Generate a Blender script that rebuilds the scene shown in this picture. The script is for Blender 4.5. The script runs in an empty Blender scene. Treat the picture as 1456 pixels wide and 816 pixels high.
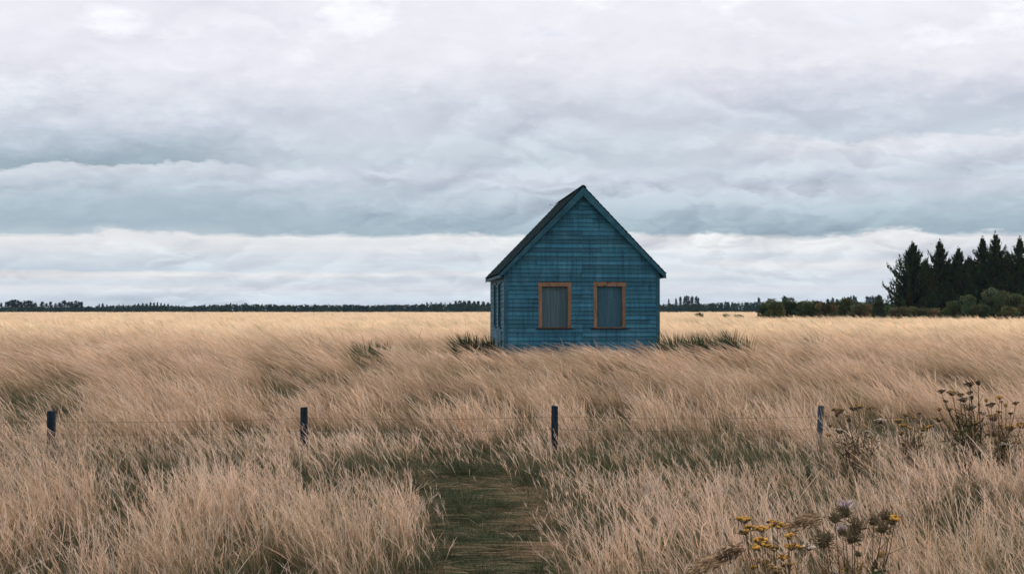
import bpy, math, random
import numpy as np
from mathutils import Vector

rng = np.random.default_rng(7)
random.seed(7)
S = bpy.context.scene
COL = S.collection
F = 1616.0           # focal length in photograph pixels
CX, HY = 728.0, 441.0
CAMZ = 2.5
R = math.radians


def srgb(r, g, b):
    def f(c):
        c /= 255.0
        return c / 12.92 if c <= 0.04045 else ((c + 0.055) / 1.055) ** 2.4
    return (f(r), f(g), f(b))


def at(px, py, Y):
    """photograph pixel at depth Y -> world point"""
    return ((px - CX) / F * Y, Y, CAMZ - (py - HY) / F * Y)


# ------------------------------------------------------------------ noise
def vnoise(x, y, seed=0):
    x = np.asarray(x, float); y = np.asarray(y, float)
    xi = np.floor(x).astype(np.int64); yi = np.floor(y).astype(np.int64)
    fx = x - xi; fy = y - yi
    fx = fx * fx * (3 - 2 * fx); fy = fy * fy * (3 - 2 * fy)

    def h(a, b):
        n = (a * 374761393 + b * 668265263 + seed * 1442695041) & 0xFFFFFFFF
        n = ((n ^ (n >> 13)) * 1274126177) & 0xFFFFFFFF
        n = (n ^ (n >> 16)) & 0xFFFFFFFF
        return n / 4294967295.0
    a = h(xi, yi); b = h(xi + 1, yi); c = h(xi, yi + 1); d = h(xi + 1, yi + 1)
    return (a * (1 - fx) + b * fx) * (1 - fy) + (c * (1 - fx) + d * fx) * fy


def fbm(x, y, seed=0, o=3):
    s = 0; a = 1; t = 0
    for i in range(o):
        s = s + a * vnoise(x * 2 ** i, y * 2 ** i, seed + i * 17); t += a; a *= .5
    return s / t


def sstep(a, b, x):
    t = np.clip((np.asarray(x, float) - a) / (b - a), 0, 1)
    return t * t * (3 - 2 * t)


# ------------------------------------------------------------------ terrain
def path_cx(y):
    return np.interp(y, [4, 8, 11, 15, 19.5, 22], [-.1, -.2, -.27, -.5, -.85, -.8])


def ground_z(x, y):
    x = np.asarray(x, float); y = np.asarray(y, float)
    z = 0.65 * sstep(19.5, 36, y)
    near = 1 - sstep(60, 200, y)
    z = z + near * (fbm(x * .35, y * .35, 3) - .5) * .16
    z = z + (1 - near) * (fbm(x * .02, y * .02, 9, 2) - .5) * .25
    d = np.abs(x - path_cx(y))
    z = z - .05 * (1 - sstep(.4, .9, d)) * (1 - sstep(19, 22, y))
    return z


# ------------------------------------------------------------------ objects
def tag(o, label=None, cat=None, group=None, kind=None):
    if label: o['label'] = label
    if cat: o['category'] = cat
    if group: o['group'] = group
    if kind: o['kind'] = kind
    return o


def empty(name, loc, rz=0, label=None, cat=None, group=None):
    o = bpy.data.objects.new(name, None)
    COL.objects.link(o); o.location = loc; o.rotation_euler = (0, 0, rz)
    o.empty_display_size = .2
    return tag(o, label, cat, group)


class MB:
    def __init__(s):
        s.v = []; s.f = []; s.c = []; s.cur = (1, 1, 1)

    def add(s, vs, fs, col=None):
        b = len(s.v); s.v.extend(vs)
        s.f.extend([tuple(i + b for i in f) for f in fs])
        s.c.extend([col or s.cur] * len(vs))

    def box(s, x0, x1, y0, y1, z0, z1, col=None):
        vs = [(x, y, z) for z in (z0, z1) for y in (y0, y1) for x in (x0, x1)]
        s.add(vs, [(0, 2, 3, 1), (4, 5, 7, 6), (0, 1, 5, 4), (2, 6, 7, 3), (0, 4, 6, 2), (1, 3, 7, 5)], col)

    def hexa(s, p, col=None):
        """8 points: bottom ring 0-3 (ccw from above), top ring 4-7"""
        s.add(p, [(3, 2, 1, 0), (4, 5, 6, 7), (0, 1, 5, 4), (1, 2, 6, 5), (2, 3, 7, 6), (3, 0, 4, 7)], col)

    def tube(s, pts, rad, n=6, col=None, cap=True):
        pts = [Vector(p) for p in pts]
        if not hasattr(rad, '__len__'): rad = [rad] * len(pts)
        vs = []; fs = []
        for i, p in enumerate(pts):
            d = (pts[min(i + 1, len(pts) - 1)] - pts[max(i - 1, 0)]).normalized()
            a = d.cross(Vector((0, 1, 0)) if abs(d.y) < .9 else Vector((1, 0, 0))).normalized(); b = d.cross(a)
            for k in range(n):
                t = 2 * math.pi * k / n
                vs.append(tuple(p + (a * math.cos(t) + b * math.sin(t)) * rad[i]))
        for i in range(len(pts) - 1):
            for k in range(n):
                fs.append((i * n + k, i * n + (k + 1) % n, (i + 1) * n + (k + 1) % n, (i + 1) * n + k))
        if cap:
            fs.append(tuple(range(n))[::-1]); fs.append(tuple((len(pts) - 1) * n + k for k in range(n)))
        s.add(vs, fs, col)

    def ball(s, c, r, col=None, sq=(1, 1, 1), n=6, m=4, jit=0.0):
        vs = [(c[0], c[1], c[2] - r * sq[2])]; fs = []
        for i in range(1, m):
            ph = math.pi * i / m
            for k in range(n):
                t = 2 * math.pi * k / n
                q = 1 + random.uniform(-jit, jit)
                vs.append((c[0] + r * q * sq[0] * math.sin(ph) * math.cos(t), c[1] + r * q * sq[1] * math.sin(ph) * math.sin(t), c[2] - r * q * sq[2] * math.cos(ph)))
        vs.append((c[0], c[1], c[2] + r * sq[2])); top = len(vs) - 1
        for k in range(n): fs.append((0, 1 + (k + 1) % n, 1 + k))
        for i in range(m - 2):
            for k in range(n):
                a = 1 + i * n + k; b = 1 + i * n + (k + 1) % n
                fs.append((a, b, b + n, a + n))
        for k in range(n): fs.append((top, 1 + (m - 2) * n + k, 1 + (m - 2) * n + (k + 1) % n))
        s.add(vs, fs, col)

    def mesh(s, name):
        me = bpy.data.meshes.new(name); me.from_pydata(s.v, [], s.f)
        if s.v:
            at_ = me.attributes.new('col', 'FLOAT_COLOR', 'POINT')
            a = np.ones((len(s.v), 4), np.float32); a[:, :3] = np.array(s.c, np.float32)
            at_.data.foreach_set('color', a.ravel())
        me.update()
        return me

    def build(s, name, mat, parent=None, smooth=False):
        me = s.mesh(name); me.materials.append(mat)
        if smooth: me.polygons.foreach_set('use_smooth', [True] * len(me.polygons))
        o = bpy.data.objects.new(name, me); COL.objects.link(o); o.parent = parent
        return o


def np_mesh(name, V, Q, C, mat, smooth=True):
    """V (n,3), Q (m,4) quads, C (n,3) colours"""
    me = bpy.data.meshes.new(name)
    n, m = len(V), len(Q)
    me.vertices.add(n); me.vertices.foreach_set('co', np.ascontiguousarray(V, np.float32).ravel())
    me.loops.add(m * 4); me.loops.foreach_set('vertex_index', np.ascontiguousarray(Q, np.int32).ravel())
    me.polygons.add(m)
    me.polygons.foreach_set('loop_start', np.arange(0, m * 4, 4, dtype=np.int32))
    me.polygons.foreach_set('use_smooth', np.full(m, smooth, bool))
    a_ = me.attributes.new('col', 'FLOAT_COLOR', 'POINT')
    a = np.ones((n, 4), np.float32); a[:, :3] = C
    a_.data.foreach_set('color', a.ravel())
    me.update(calc_edges=True)
    me.materials.append(mat)
    o = bpy.data.objects.new(name, me); COL.objects.link(o)
    return o


def copy_tree(o, parent=None):
    c = o.copy(); COL.objects.link(c); c.parent = parent
    for ch in list(o.children): copy_tree(ch, c)
    return c


# ------------------------------------------------------------------ material helpers
class NT:
    def __init__(s, tree):
        s.t = tree; s.t.nodes.clear()

    def n(s, typ, **kw):
        nd = s.t.nodes.new(typ)
        for k, v in kw.items(): setattr(nd, k, v)
        return nd

    def link(s, a, b): s.t.links.new(a, b)

    def put(s, sock, v):
        if hasattr(v, 'is_output') or isinstance(v, bpy.types.NodeSocket): s.link(v, sock)
        else: sock.default_value = v

    def math(s, op, a, b=None, c=None, clamp=False):
        nd = s.n('ShaderNodeMath', operation=op, use_clamp=clamp)
        s.put(nd.inputs[0], a)
        if b is not None: s.put(nd.inputs[1], b)
        if c is not None: s.put(nd.inputs[2], c)
        return nd.outputs[0]

    def mix(s, fac, a, b, blend='MIX', clampf=True):
        nd = s.n('ShaderNodeMix', data_type='RGBA', blend_type=blend, clamp_factor=clampf)
        s.put(nd.inputs[0], fac)
        for sock, v in ((nd.inputs[6], a), (nd.inputs[7], b)):
            if isinstance(v, tuple) and len(v) == 3: v = (*v, 1)
            s.put(sock, v)
        return nd.outputs[2]

    def ramp(s, fac, stops, interp='LINEAR'):
        nd = s.n('ShaderNodeValToRGB'); cr = nd.color_ramp; cr.interpolation = interp
        while len(cr.elements) < len(stops): cr.elements.new(0.5)
        for e, (p, c) in zip(cr.elements, stops):
            e.position = p
        for e, (p, c) in zip(cr.elements, stops):
            e.color = (*c, 1) if len(c) == 3 else c
        s.put(nd.inputs[0], fac)
        return nd.outputs[0]

    def noise(s, vec, scale, detail=4, rough=.55, dist=0, dim='3D', w=None):
        nd = s.n('ShaderNodeTexNoise', noise_dimensions=dim)
        if vec is not None: s.link(vec, nd.inputs['Vector'])
        nd.inputs['Scale'].default_value = scale; nd.inputs['Detail'].default_value = detail
        nd.inputs['Roughness'].default_value = rough; nd.inputs['Distortion'].default_value = dist
        return nd.outputs[0]

    def mapping(s, vec, scale=(1, 1, 1), loc=(0, 0, 0)):
        nd = s.n('ShaderNodeMapping'); s.link(vec, nd.inputs[0])
        nd.inputs['Scale'].default_value = scale; nd.inputs['Location'].default_value = loc
        return nd.outputs[0]

    def comb(s, x, y, z):
        nd = s.n('ShaderNodeCombineXYZ')
        for i, v in enumerate((x, y, z)): s.put(nd.inputs[i], v)
        return nd.outputs[0]

    def rng(s, v, a, b, c, d, clamp=True, smooth=False):
        nd = s.n('ShaderNodeMapRange', clamp=clamp)
        if smooth: nd.interpolation_type = 'SMOOTHSTEP'
        s.put(nd.inputs[0], v)
        for i, q in enumerate((a, b, c, d)): nd.inputs[i + 1].default_value = q
        return nd.outputs[0]

    def attr(s, name='col'):
        nd = s.n('ShaderNodeAttribute', attribute_name=name)
        return nd.outputs['Color']


def new_mat(name):
    m = bpy.data.materials.new(name); m.use_nodes = True
    t = NT(m.node_tree)
    out = t.n('ShaderNodeOutputMaterial')
    return m, t, out


def principled(t, out, color, rough=.8, spec=.3, bump=None, bstr=.3, bdist=.01):
    p = t.n('ShaderNodeBsdfPrincipled')
    if isinstance(color, tuple): color = (*color[:3], 1)
    t.put(p.inputs['Base Color'], color)
    t.put(p.inputs['Roughness'], rough)
    p.inputs['Specular IOR Level'].default_value = spec
    if bump is not None:
        b = t.n('ShaderNodeBump'); b.inputs['Strength'].default_value = bstr; b.inputs['Distance'].default_value = bdist
        t.link(bump, b.inputs['Height']); t.link(b.outputs[0], p.inputs['Normal'])
    t.link(p.outputs[0], out.inputs[0])
    return p


def mat_leaf(name, trans=.25, var=.25, scale=3.0, gloss=0.0):
    """foliage or grass: colour attribute x noise, diffuse + translucent"""
    m, t, out = new_mat(name)
    c = t.attr()
    co = t.n('ShaderNodeTexCoord').outputs['Object']
    nz = t.noise(co, scale, 3)
    k = t.rng(nz, .3, .7, 1 - var, 1 + var)
    c = t.mix(1.0, c, t.comb(k, k, k), 'MULTIPLY')
    d = t.n('ShaderNodeBsdfDiffuse'); tr = t.n('ShaderNodeBsdfTranslucent')
    t.link(c, d.inputs[0]); t.link(c, tr.inputs[0])
    mx = t.n('ShaderNodeMixShader'); mx.inputs[0].default_value = trans
    t.link(d.outputs[0], mx.inputs[1]); t.link(tr.outputs[0], mx.inputs[2])
    t.link(mx.outputs[0], out.inputs[0])
    return m


M = {}
M['grass'] = mat_leaf('dry_grass', .36, .10, .6)
M['turf'] = mat_leaf('path_turf', .2, .2, 2.5)
M['rush'] = mat_leaf('rush_leaf', .2, .25, 2.0)
M['needles'] = mat_leaf('conifer_needles', .06, .35, .35)
M['leaves'] = mat_leaf('shrub_leaves', .15, .3, .5)
M['wood_far'] = mat_leaf('woodland_leaves', .1, .25, .05)
M['plant'] = mat_leaf('dry_plant', .1, .2, 25)

# bark
m, t, out = new_mat('bark'); co = t.n('ShaderNodeTexCoord').outputs['Object']
nz = t.noise(t.mapping(co, (6, 6, 1.5)), 2, 6)
principled(t, out, t.ramp(nz, [(.3, (.025, .02, .016)), (.7, (.09, .07, .055))]), .95, .1, nz, .6, .05)
M['bark'] = m

# blue paint
m, t, out = new_mat('weathered_blue_paint')
co = t.n('ShaderNodeTexCoord').outputs['Object']
bc = t.attr()
big = t.noise(t.mapping(co, (1, 1, .55)), 1.1, 5, .6)
streak = t.noise(t.mapping(co, (7, 7, .5)), 1.4, 6, .65)
fine = t.noise(t.mapping(co, (2.5, 2.5, 30)), 4, 5, .6)
c = t.ramp(big, [(.28, (.016, .090, .140)), (.5, (.030, .146, .214)), (.72, (.058, .196, .268))])
c = t.mix(t.rng(streak, .50, .68, 0, .8), c, (.010, .050, .075))
blot = t.noise(t.mapping(co, (1, 1, .6), (3, 1, 2)), 2.6, 5, .7)
c = t.mix(t.rng(blot, .55, .70, 0, .6), c, (.075, .20, .27))
c = t.mix(t.rng(blot, .42, .30, 0, .6), c, (.012, .055, .085))
c = t.mix(t.rng(streak, .42, .25, 0, .28), c, (.10, .25, .31))
c = t.mix(t.rng(fine, .55, .75, 0, .45), c, (.017, .075, .11))
flake = t.noise(t.mapping(co, (1, 1, 2.2)), 26, 3, .6)
c = t.mix(t.rng(flake, .66, .74, 0, .5), c, (.13, .17, .17))
c = t.mix(1.0, c, bc, 'MULTIPLY')
principled(t, out, c, t.rng(big, .3, .7, .62, .8), .25, t.math('ADD', fine, t.math('MULTIPLY', flake, .4)), .5, .006)
M['paint'] = m

# trim paint
m, t, out = new_mat('faded_blue_trim_paint')
co = t.n('ShaderNodeTexCoord').outputs['Object']
nz = t.noise(t.mapping(co, (1.4, 1.4, 1.4)), 2.2, 6, .6)
f2 = t.noise(co, 22, 4, .6)
c = t.ramp(nz, [(.3, (.012, .062, .094)), (.55, (.021, .098, .140)), (.75, (.040, .134, .178))])
c = t.mix(t.rng(f2, .6, .72, 0, .55), c, (.015, .05, .07))
c = t.mix(1.0, c, t.attr(), 'MULTIPLY')
principled(t, out, c, .7, .25, f2, .3, .004)
M['trim'] = m

# raw timber of the window frames
m, t, out = new_mat('raw_pine_frame')
co = t.n('ShaderNodeTexCoord').outputs['Object']
g = t.noise(t.mapping(co, (26, 26, 2.2)), 1.6, 5, .6, .6)
kn = t.noise(co, 6.5, 2, .5)
c = t.ramp(g, [(.3, (.115, .068, .042)), (.5, (.215, .13, .08)), (.72, (.29, .185, .12))])
c = t.mix(t.rng(kn, .64, .72, 0, .8), c, (.05, .024, .014))
c = t.mix(1.0, c, t.attr(), 'MULTIPLY')
principled(t, out, c, .75, .2, g, .3, .004)
M['pine'] = m

# grey-blue plywood boards
m, t, out = new_mat('grey_blue_boarding')
co = t.n('ShaderNodeTexCoord').outputs['Object']
g = t.noise(t.mapping(co, (14, 14, .7)), 1.5, 6, .6, .4)
kn = t.noise(co, 5.0, 2, .5)
c = t.ramp(g, [(.28, (.036, .076, .096)), (.5, (.060, .112, .136)), (.75, (.088, .138, .156))])
c = t.mix(t.rng(kn, .66, .74, 0, .75), c, (.02, .04, .05))
c = t.mix(1.0, c, t.attr(), 'MULTIPLY')
principled(t, out, c, .8, .15, g, .3, .004)
M['board'] = m

# shingles
m, t, out = new_mat('dark_shingles')
co = t.n('ShaderNodeTexCoord').outputs['Object']
nz = t.noise(co, 3, 6, .6); n2 = t.noise(co, 40, 3, .6)
c = t.ramp(nz, [(.3, (.005, .015, .021)), (.55, (.008, .022, .028)), (.75, (.013, .030, .034))])
c = t.mix(1.0, c, t.attr(), 'MULTIPLY')
principled(t, out, c, 1.0, .02, n2, .6, .01)
M['shingle'] = m

# fence post timber
m, t, out = new_mat('dark_weathered_post')
co = t.n('ShaderNodeTexCoord').outputs['Object']
g = t.noise(t.mapping(co, (30, 30, 3)), 1.5, 5, .6)
c = t.ramp(g, [(.3, (.008, .014, .022)), (.6, (.022, .036, .050)), (.8, (.055, .075, .085))])
principled(t, out, c, .9, .1, g, .6, .008)
M['post'] = m
m, t, out = new_mat('paler_grey_post')
co = t.n('ShaderNodeTexCoord').outputs['Object']
g = t.noise(t.mapping(co, (30, 30, 3)), 1.5, 5, .6)
c = t.ramp(g, [(.3, (.03, .045, .06)), (.6, (.075, .10, .12)), (.8, (.13, .16, .18))])
principled(t, out, c, .9, .1, g, .6, .008)
M['post_grey'] = m
m, t, out = new_mat('rusty_wire')
nz = t.noise(t.n('ShaderNodeTexCoord').outputs['Object'], 8, 4)
p = principled(t, out, t.ramp(nz, [(.3, (.03, .022, .018)), (.7, (.075, .055, .045))]), .7, .3)
M['wire'] = m
m, t, out = new_mat('bird_feathers')
nz = t.noise(t.n('ShaderNodeTexCoord').outputs['Object'], 20, 3)
principled(t, out, t.ramp(nz, [(.3, (.06, .06, .07)), (.7, (.16, .16, .17))]), .8, .1)
M['bird'] = m

# ground
m, t, out = new_mat('meadow_ground')
geo = t.n('ShaderNodeTexCoord').outputs['Object']
sep = t.n('ShaderNodeSeparateXYZ'); t.link(geo, sep.inputs[0])
n1 = t.noise(geo, .9, 6, .6); n2 = t.noise(t.mapping(geo, (3, 14, 3)), 1.6, 5, .65); n3 = t.noise(geo, .03, 5, .55)
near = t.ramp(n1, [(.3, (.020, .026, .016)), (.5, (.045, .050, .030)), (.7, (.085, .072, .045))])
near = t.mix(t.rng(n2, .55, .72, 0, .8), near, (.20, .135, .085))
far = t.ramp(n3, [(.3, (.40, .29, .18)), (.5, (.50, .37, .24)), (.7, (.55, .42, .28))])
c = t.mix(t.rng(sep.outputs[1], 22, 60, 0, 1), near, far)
principled(t, out, c, .95, .05, n2, .7, .03)
M['ground'] = m


# ------------------------------------------------------------------ world sky
def build_world():
    w = bpy.data.worlds.new('World'); S.world = w; w.use_nodes = True
    t = NT(w.node_tree)
    out = t.n('ShaderNodeOutputWorld'); bg = t.n('ShaderNodeBackground')
    bg.inputs[1].default_value = 0.1
    t.link(bg.outputs[0], out.inputs[0])
    w.cycles.sampling_method = 'MANUAL'; w.cycles.sample_map_resolution = 256
    sky = t.n('ShaderNodeTexSky', sky_type='NISHITA'); sky.sun_disc = False
    sky.sun_elevation = R(SUN_EL); sky.sun_rotation = R(SUN_AZ)
    sky.altitude = 0; sky.dust_density = 1.5
    d = t.n('ShaderNodeTexCoord').outputs['Generated']
    sp = t.n('ShaderNodeSeparateXYZ'); t.link(d, sp.inputs[0])
    x, y, z = sp.outputs
    den = t.math('SQRT', t.math('ADD', t.math('MULTIPLY', y, y), t.math('ADD', t.math('MULTIPLY', t.math('MULTIPLY', x, x), .15), .0005)))
    v = t.math('MAXIMUM', t.math('DIVIDE', z, den), 0.0)
    u = t.math('ARCTAN2', x, y)
    p = t.math('MULTIPLY', v, F)                    # height above the horizon, 0..441 within the picture
    q = t.math('LOGARITHM', t.math('ADD', v, .045), math.e)
    # domain warp
    sx = t.math('MULTIPLY', u, 7.0); sy = t.math('ADD', t.math('MULTIPLY', v, 11.0), t.math('MULTIPLY', q, .8))
    wv = t.comb(sx, sy, 0.0)
    w1 = t.noise(wv, .8, 6, .55)
    w2 = t.noise(t.mapping(wv, loc=(9.3, 4.1, 2)), 1.7, 7, .6)
    w3 = t.noise(t.mapping(wv, loc=(3.3, 7.7, 5)), 5.0, 6, .6)

    # heaps: inverted ridges (round tops, sharp creases), sampled twice to light their upper sides
    wx = t.math('ADD', t.math('MULTIPLY', w1, .7), t.math('MULTIPLY', w3, .22))
    wy = t.math('ADD', t.math('MULTIPLY', w2, .6), t.math('MULTIPLY', w3, .16))

    def heap(du, dv, sc, detail):
        cx = t.math('ADD', t.math('ADD', sx, du), wx)
        cy = t.math('ADD', t.math('ADD', sy, dv), wy)
        no = t.n('ShaderNodeTexNoise', noise_dimensions='2D', noise_type='RIDGED_MULTIFRACTAL', normalize=False)
        t.link(t.comb(cx, cy, 0.0), no.inputs['Vector'])
        no.inputs['Scale'].default_value = sc; no.inputs['Detail'].default_value = detail
        no.inputs['Roughness'].default_value = .5; no.inputs['Lacunarity'].default_value = 2.2
        no.inputs['Offset'].default_value = 1.0; no.inputs['Gain'].default_value = 1.0
        return no.outputs[0]
    lit = t.math('SUBTRACT', heap(-.06, .16, .95, 3), heap(0, 0, .95, 3))
    lit = t.math('MINIMUM', t.math('MAXIMUM', lit, -.5), .5)
    litf = t.math('SUBTRACT', heap(-.03, .07, 2.6, 2), heap(0, 0, 2.6, 2))
    litf = t.math('MINIMUM', t.math('MAXIMUM', litf, -.5), .5)
    b1 = w2
    # thin horizontal streaks
    st = t.noise(t.comb(t.math('MULTIPLY', u, 3.5), t.math('MULTIPLY', q, 14), 3.0), 1.0, 6, .6)
    # height used for the layer look-up: bases stay almost flat
    wob = t.math('MULTIPLY', t.math('SUBTRACT', w1, .5), 30.0)
    wob2 = t.math('ADD', t.math('MULTIPLY', t.math('SUBTRACT', b1, .5), 16.0), t.math('MULTIPLY', t.math('SUBTRACT', w3, .5), 22.0))
    damp = t.rng(p, 90, 280, .5, 2.6)
    pp = t.math('ADD', p, t.math('MULTIPLY', t.math('ADD', wob, wob2), damp))
    brk = t.noise(t.mapping(wv, loc=(5.1, 6.4, 3)), 1.3, 7, .62)
    # far bright heaps rise here and there in front of the flat base of the bank
    pp = t.math('SUBTRACT', pp, t.math('MULTIPLY', t.rng(brk, .47, .66, 0, 10, smooth=True), t.math('MULTIPLY', t.rng(p, 80, 100, 0, 1), t.rng(p, 118, 150, 1, 0))))
    f = t.math('DIVIDE', pp, 900.0, clamp=True)
    K = 10.0

    def stops(L):
        return [(a / 900.0, tuple(K * c for c in srgb(*rgb))) for a, rgb in L]
    A = [(0, (199, 209, 222)), (16, (206, 214, 225)), (30, (217, 220, 228)), (42, (208, 215, 225)), (48, (222, 224, 229)),
         (51, (221, 222, 227)), (56, (204, 212, 222)), (74, (213, 218, 227)), (98, (226, 227, 231)), (104, (231, 230, 233)),
         (107, (160, 178, 191)), (124, (166, 183, 196)), (155, (184, 196, 209)), (190, (200, 206, 219)), (212, (197, 207, 218)),
         (240, (197, 205, 217)), (275, (203, 208, 220)), (310, (215, 218, 229)), (350, (229, 228, 237)), (450, (236, 236, 244)), (600, (234, 234, 242)), (900, (228, 229, 238))]
    B = [(0, (199, 209, 222)), (16, (206, 214, 225)), (30, (219, 221, 227)), (40, (207, 214, 224)), (49, (227, 226, 228)),
         (52, (225, 225, 228)), (56, (194, 205, 217)), (70, (208, 215, 224)), (98, (224, 225, 229)), (104, (229, 228, 231)),
         (107, (182, 195, 206)), (122, (164, 181, 194)), (155, (172, 187, 200)), (180, (192, 202, 214)), (203, (208, 213, 222)), (207, (156, 172, 185)),
         (225, (166, 180, 194)), (255, (192, 200, 214)), (285, (210, 214, 225)), (340, (227, 227, 237)), (450, (236, 236, 244)), (600, (234, 234, 242)), (900, (228, 229, 238))]
    D = [(0, (199, 209, 222)), (16, (206, 214, 225)), (30, (217, 220, 228)), (42, (208, 215, 225)), (60, (217, 221, 228)), (68, (224, 224, 228)),
         (72, (210, 216, 225)), (98, (226, 227, 231)), (104, (231, 230, 233)), (107, (158, 176, 189)), (124, (165, 182, 195)), (150, (182, 195, 208)), (178, (200, 206, 218)),
         (186, (193, 203, 215)), (222, (206, 211, 222)), (240, (220, 221, 230)), (250, (195, 204, 216)), (285, (199, 205, 218)), (318, (214, 216, 228)), (345, (229, 228, 237)), (450, (236, 236, 244)), (600, (234, 234, 242)), (900, (228, 229, 238))]
    ca = t.ramp(f, stops(A)); cb = t.ramp(f, stops(B)); cdr = t.ramp(f, stops(D))
    side2 = t.rng(t.math('ADD', u, t.math('MULTIPLY', t.math('SUBTRACT', w1, .5), .4)), .08, .26, 0, 1, smooth=True)
    ca = t.mix(side2, ca, cdr)
    side = t.rng(t.math('ADD', u, t.math('MULTIPLY', t.math('SUBTRACT', w1, .5), .35)), -.33, -.16, 1, 0, smooth=True)
    c = t.mix(side, ca, cb)
    # heaps show in patches: strongest in the bank above its flat base and in the small clouds near the horizon
    patch = t.rng(t.noise(t.mapping(wv, loc=(1.7, 2.9, 8)), .75, 3, .5), .36, .62, .12, 1)
    amp = t.math('MULTIPLY', patch, t.rng(p, 200, 340, 1.0, .30))
    ampf = t.math('MULTIPLY', patch, t.rng(p, 180, 290, 1.0, .15))
    sh = t.math('ADD', 1.0, t.math('MULTIPLY', t.math('MULTIPLY', lit, amp), AMP1))
    sh = t.math('ADD', sh, t.math('MULTIPLY', t.math('MULTIPLY', litf, ampf), AMP2))
    sh = t.math('ADD', sh, t.math('MULTIPLY', t.math('SUBTRACT', w2, .5), .20))
    sh = t.math('ADD', sh, t.math('MULTIPLY', t.math('SUBTRACT', w3, .5), .09))
    sh = t.math('ADD', sh, t.math('MULTIPLY', t.math('SUBTRACT', st, .5), t.rng(p, 40, 140, .22, .03)))
    sh = t.math('ADD', sh, t.math('MULTIPLY', t.rng(brk, .56, .70, 0, .17), t.rng(p, 110, 150, 0, 1)))
    sh = t.math('MINIMUM', t.math('MULTIPLY', sh, SKYGAIN), 1.2)
    c = t.mix(1.0, c, t.comb(t.math('MULTIPLY', sh, .988), sh, t.math('ADD', t.math('MULTIPLY', sh, .85), .15)), 'MULTIPLY')
    gap = t.math('MULTIPLY', t.rng(w2, .60, .72, 0, .35), t.rng(p, 330, 400, 0, 1))
    skyc = t.mix(1.0, sky.outputs[0], (.9, .95, 1.0), 'MULTIPLY')
    c = t.mix(gap, c, skyc)
    # below the horizon: dull ground tone, never seen
    c = t.mix(t.rng(z, -.02, -.005, 1, 0), c, (2.0, 1.6, 1.2))
    t.link(c, bg.inputs[0])


AMP1, AMP2, SKYGAIN = .31, .17, 1.06
SUN_EL, SUN_AZ = 52, 20    # azimuth clockwise from +Y
build_world()
sl = bpy.data.lights.new('sun', 'SUN'); sl.energy = 3.6; sl.angle = R(12); sl.color = (1, .92, .80)
so = bpy.data.objects.new('sun', sl); COL.objects.link(so)
sd = Vector((math.sin(R(SUN_AZ)) * math.cos(R(SUN_EL)), math.cos(R(SUN_AZ)) * math.cos(R(SUN_EL)), math.sin(R(SUN_EL))))
so.rotation_euler = sd.to_track_quat('Z', 'Y').to_euler(); so.location = (0, 0, 60)

# ------------------------------------------------------------------ camera
cd = bpy.data.cameras.new('camera'); cam = bpy.data.objects.new('camera', cd); COL.objects.link(cam)
cd.sensor_width = 36; cd.lens = 36 * F / 1456; cd.clip_end = 20000; cd.clip_start = .05
cam.location = (0, 0, CAMZ); cam.rotation_euler = (R(90), 0, 0); cd.shift_y = (HY - 408) / 1456
S.camera = cam
S.view_settings.view_transform = 'Standard'; S.view_settings.look = 'None'
S.view_settings.exposure = 0; S.view_settings.gamma = 1; S.view_settings.use_curve_mapping = False
S.render.engine = 'CYCLES'
S.cycles.max_bounces = 5; S.cycles.diffuse_bounces = 3; S.cycles.transmission_bounces = 3; S.cycles.glossy_bounces = 2
S.cycles.use_denoising = True; S.cycles.denoiser = 'OPENIMAGEDENOISE'; S.cycles.denoising_prefilter = 'ACCURATE'
S.cycles.use_adaptive_sampling = False
S.render.filter_size = 1.2

# ------------------------------------------------------------------ ground sheet
def build_ground():
    ys = np.concatenate([np.linspace(-40, 3, 12), np.arange(3.4, 46, .4), np.geomspace(47, 2600, 50)])
    us = np.linspace(-1, 1, 121)
    us = np.sign(us) * np.abs(us) ** 1.3
    V = []; 
    for y in ys:
        half = max(40, abs(y) * .75 + 16)
        xs = us * half
        z = ground_z(xs, np.full_like(xs, y))
        z = np.where(y > 1500, z - (y - 1500) * .0004, z)
        V.append(np.stack([xs, np.full_like(xs, y), z], 1))
    n = len(us); V = np.concatenate(V)
    i = np.arange(len(ys) - 1)[:, None] * n + np.arange(n - 1)[None]
    i = i.ravel()
    Q = np.stack([i, i + 1, i + n + 1, i + n], 1)
    o = np_mesh('ground', V, Q, np.ones((len(V), 3)), M['ground'])
    tag(o, 'wide flat meadow ground under the dry grass', kind='structure')


build_ground()

# ------------------------------------------------------------------ house placement
HX, HYY, HZ, HR = 2.475, 40.0, .65, R(5.6)
HL = 6.0; HW = 2.735


def in_house(x, y, pad=.05):
    dx = x - HX; dy = y - HYY
    a = dx * math.cos(HR) + dy * math.sin(HR); b = -dx * math.sin(HR) + dy * math.cos(HR)
    return (np.abs(a) < HW + pad) & (b > -pad) & (b < HL + pad)


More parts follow.
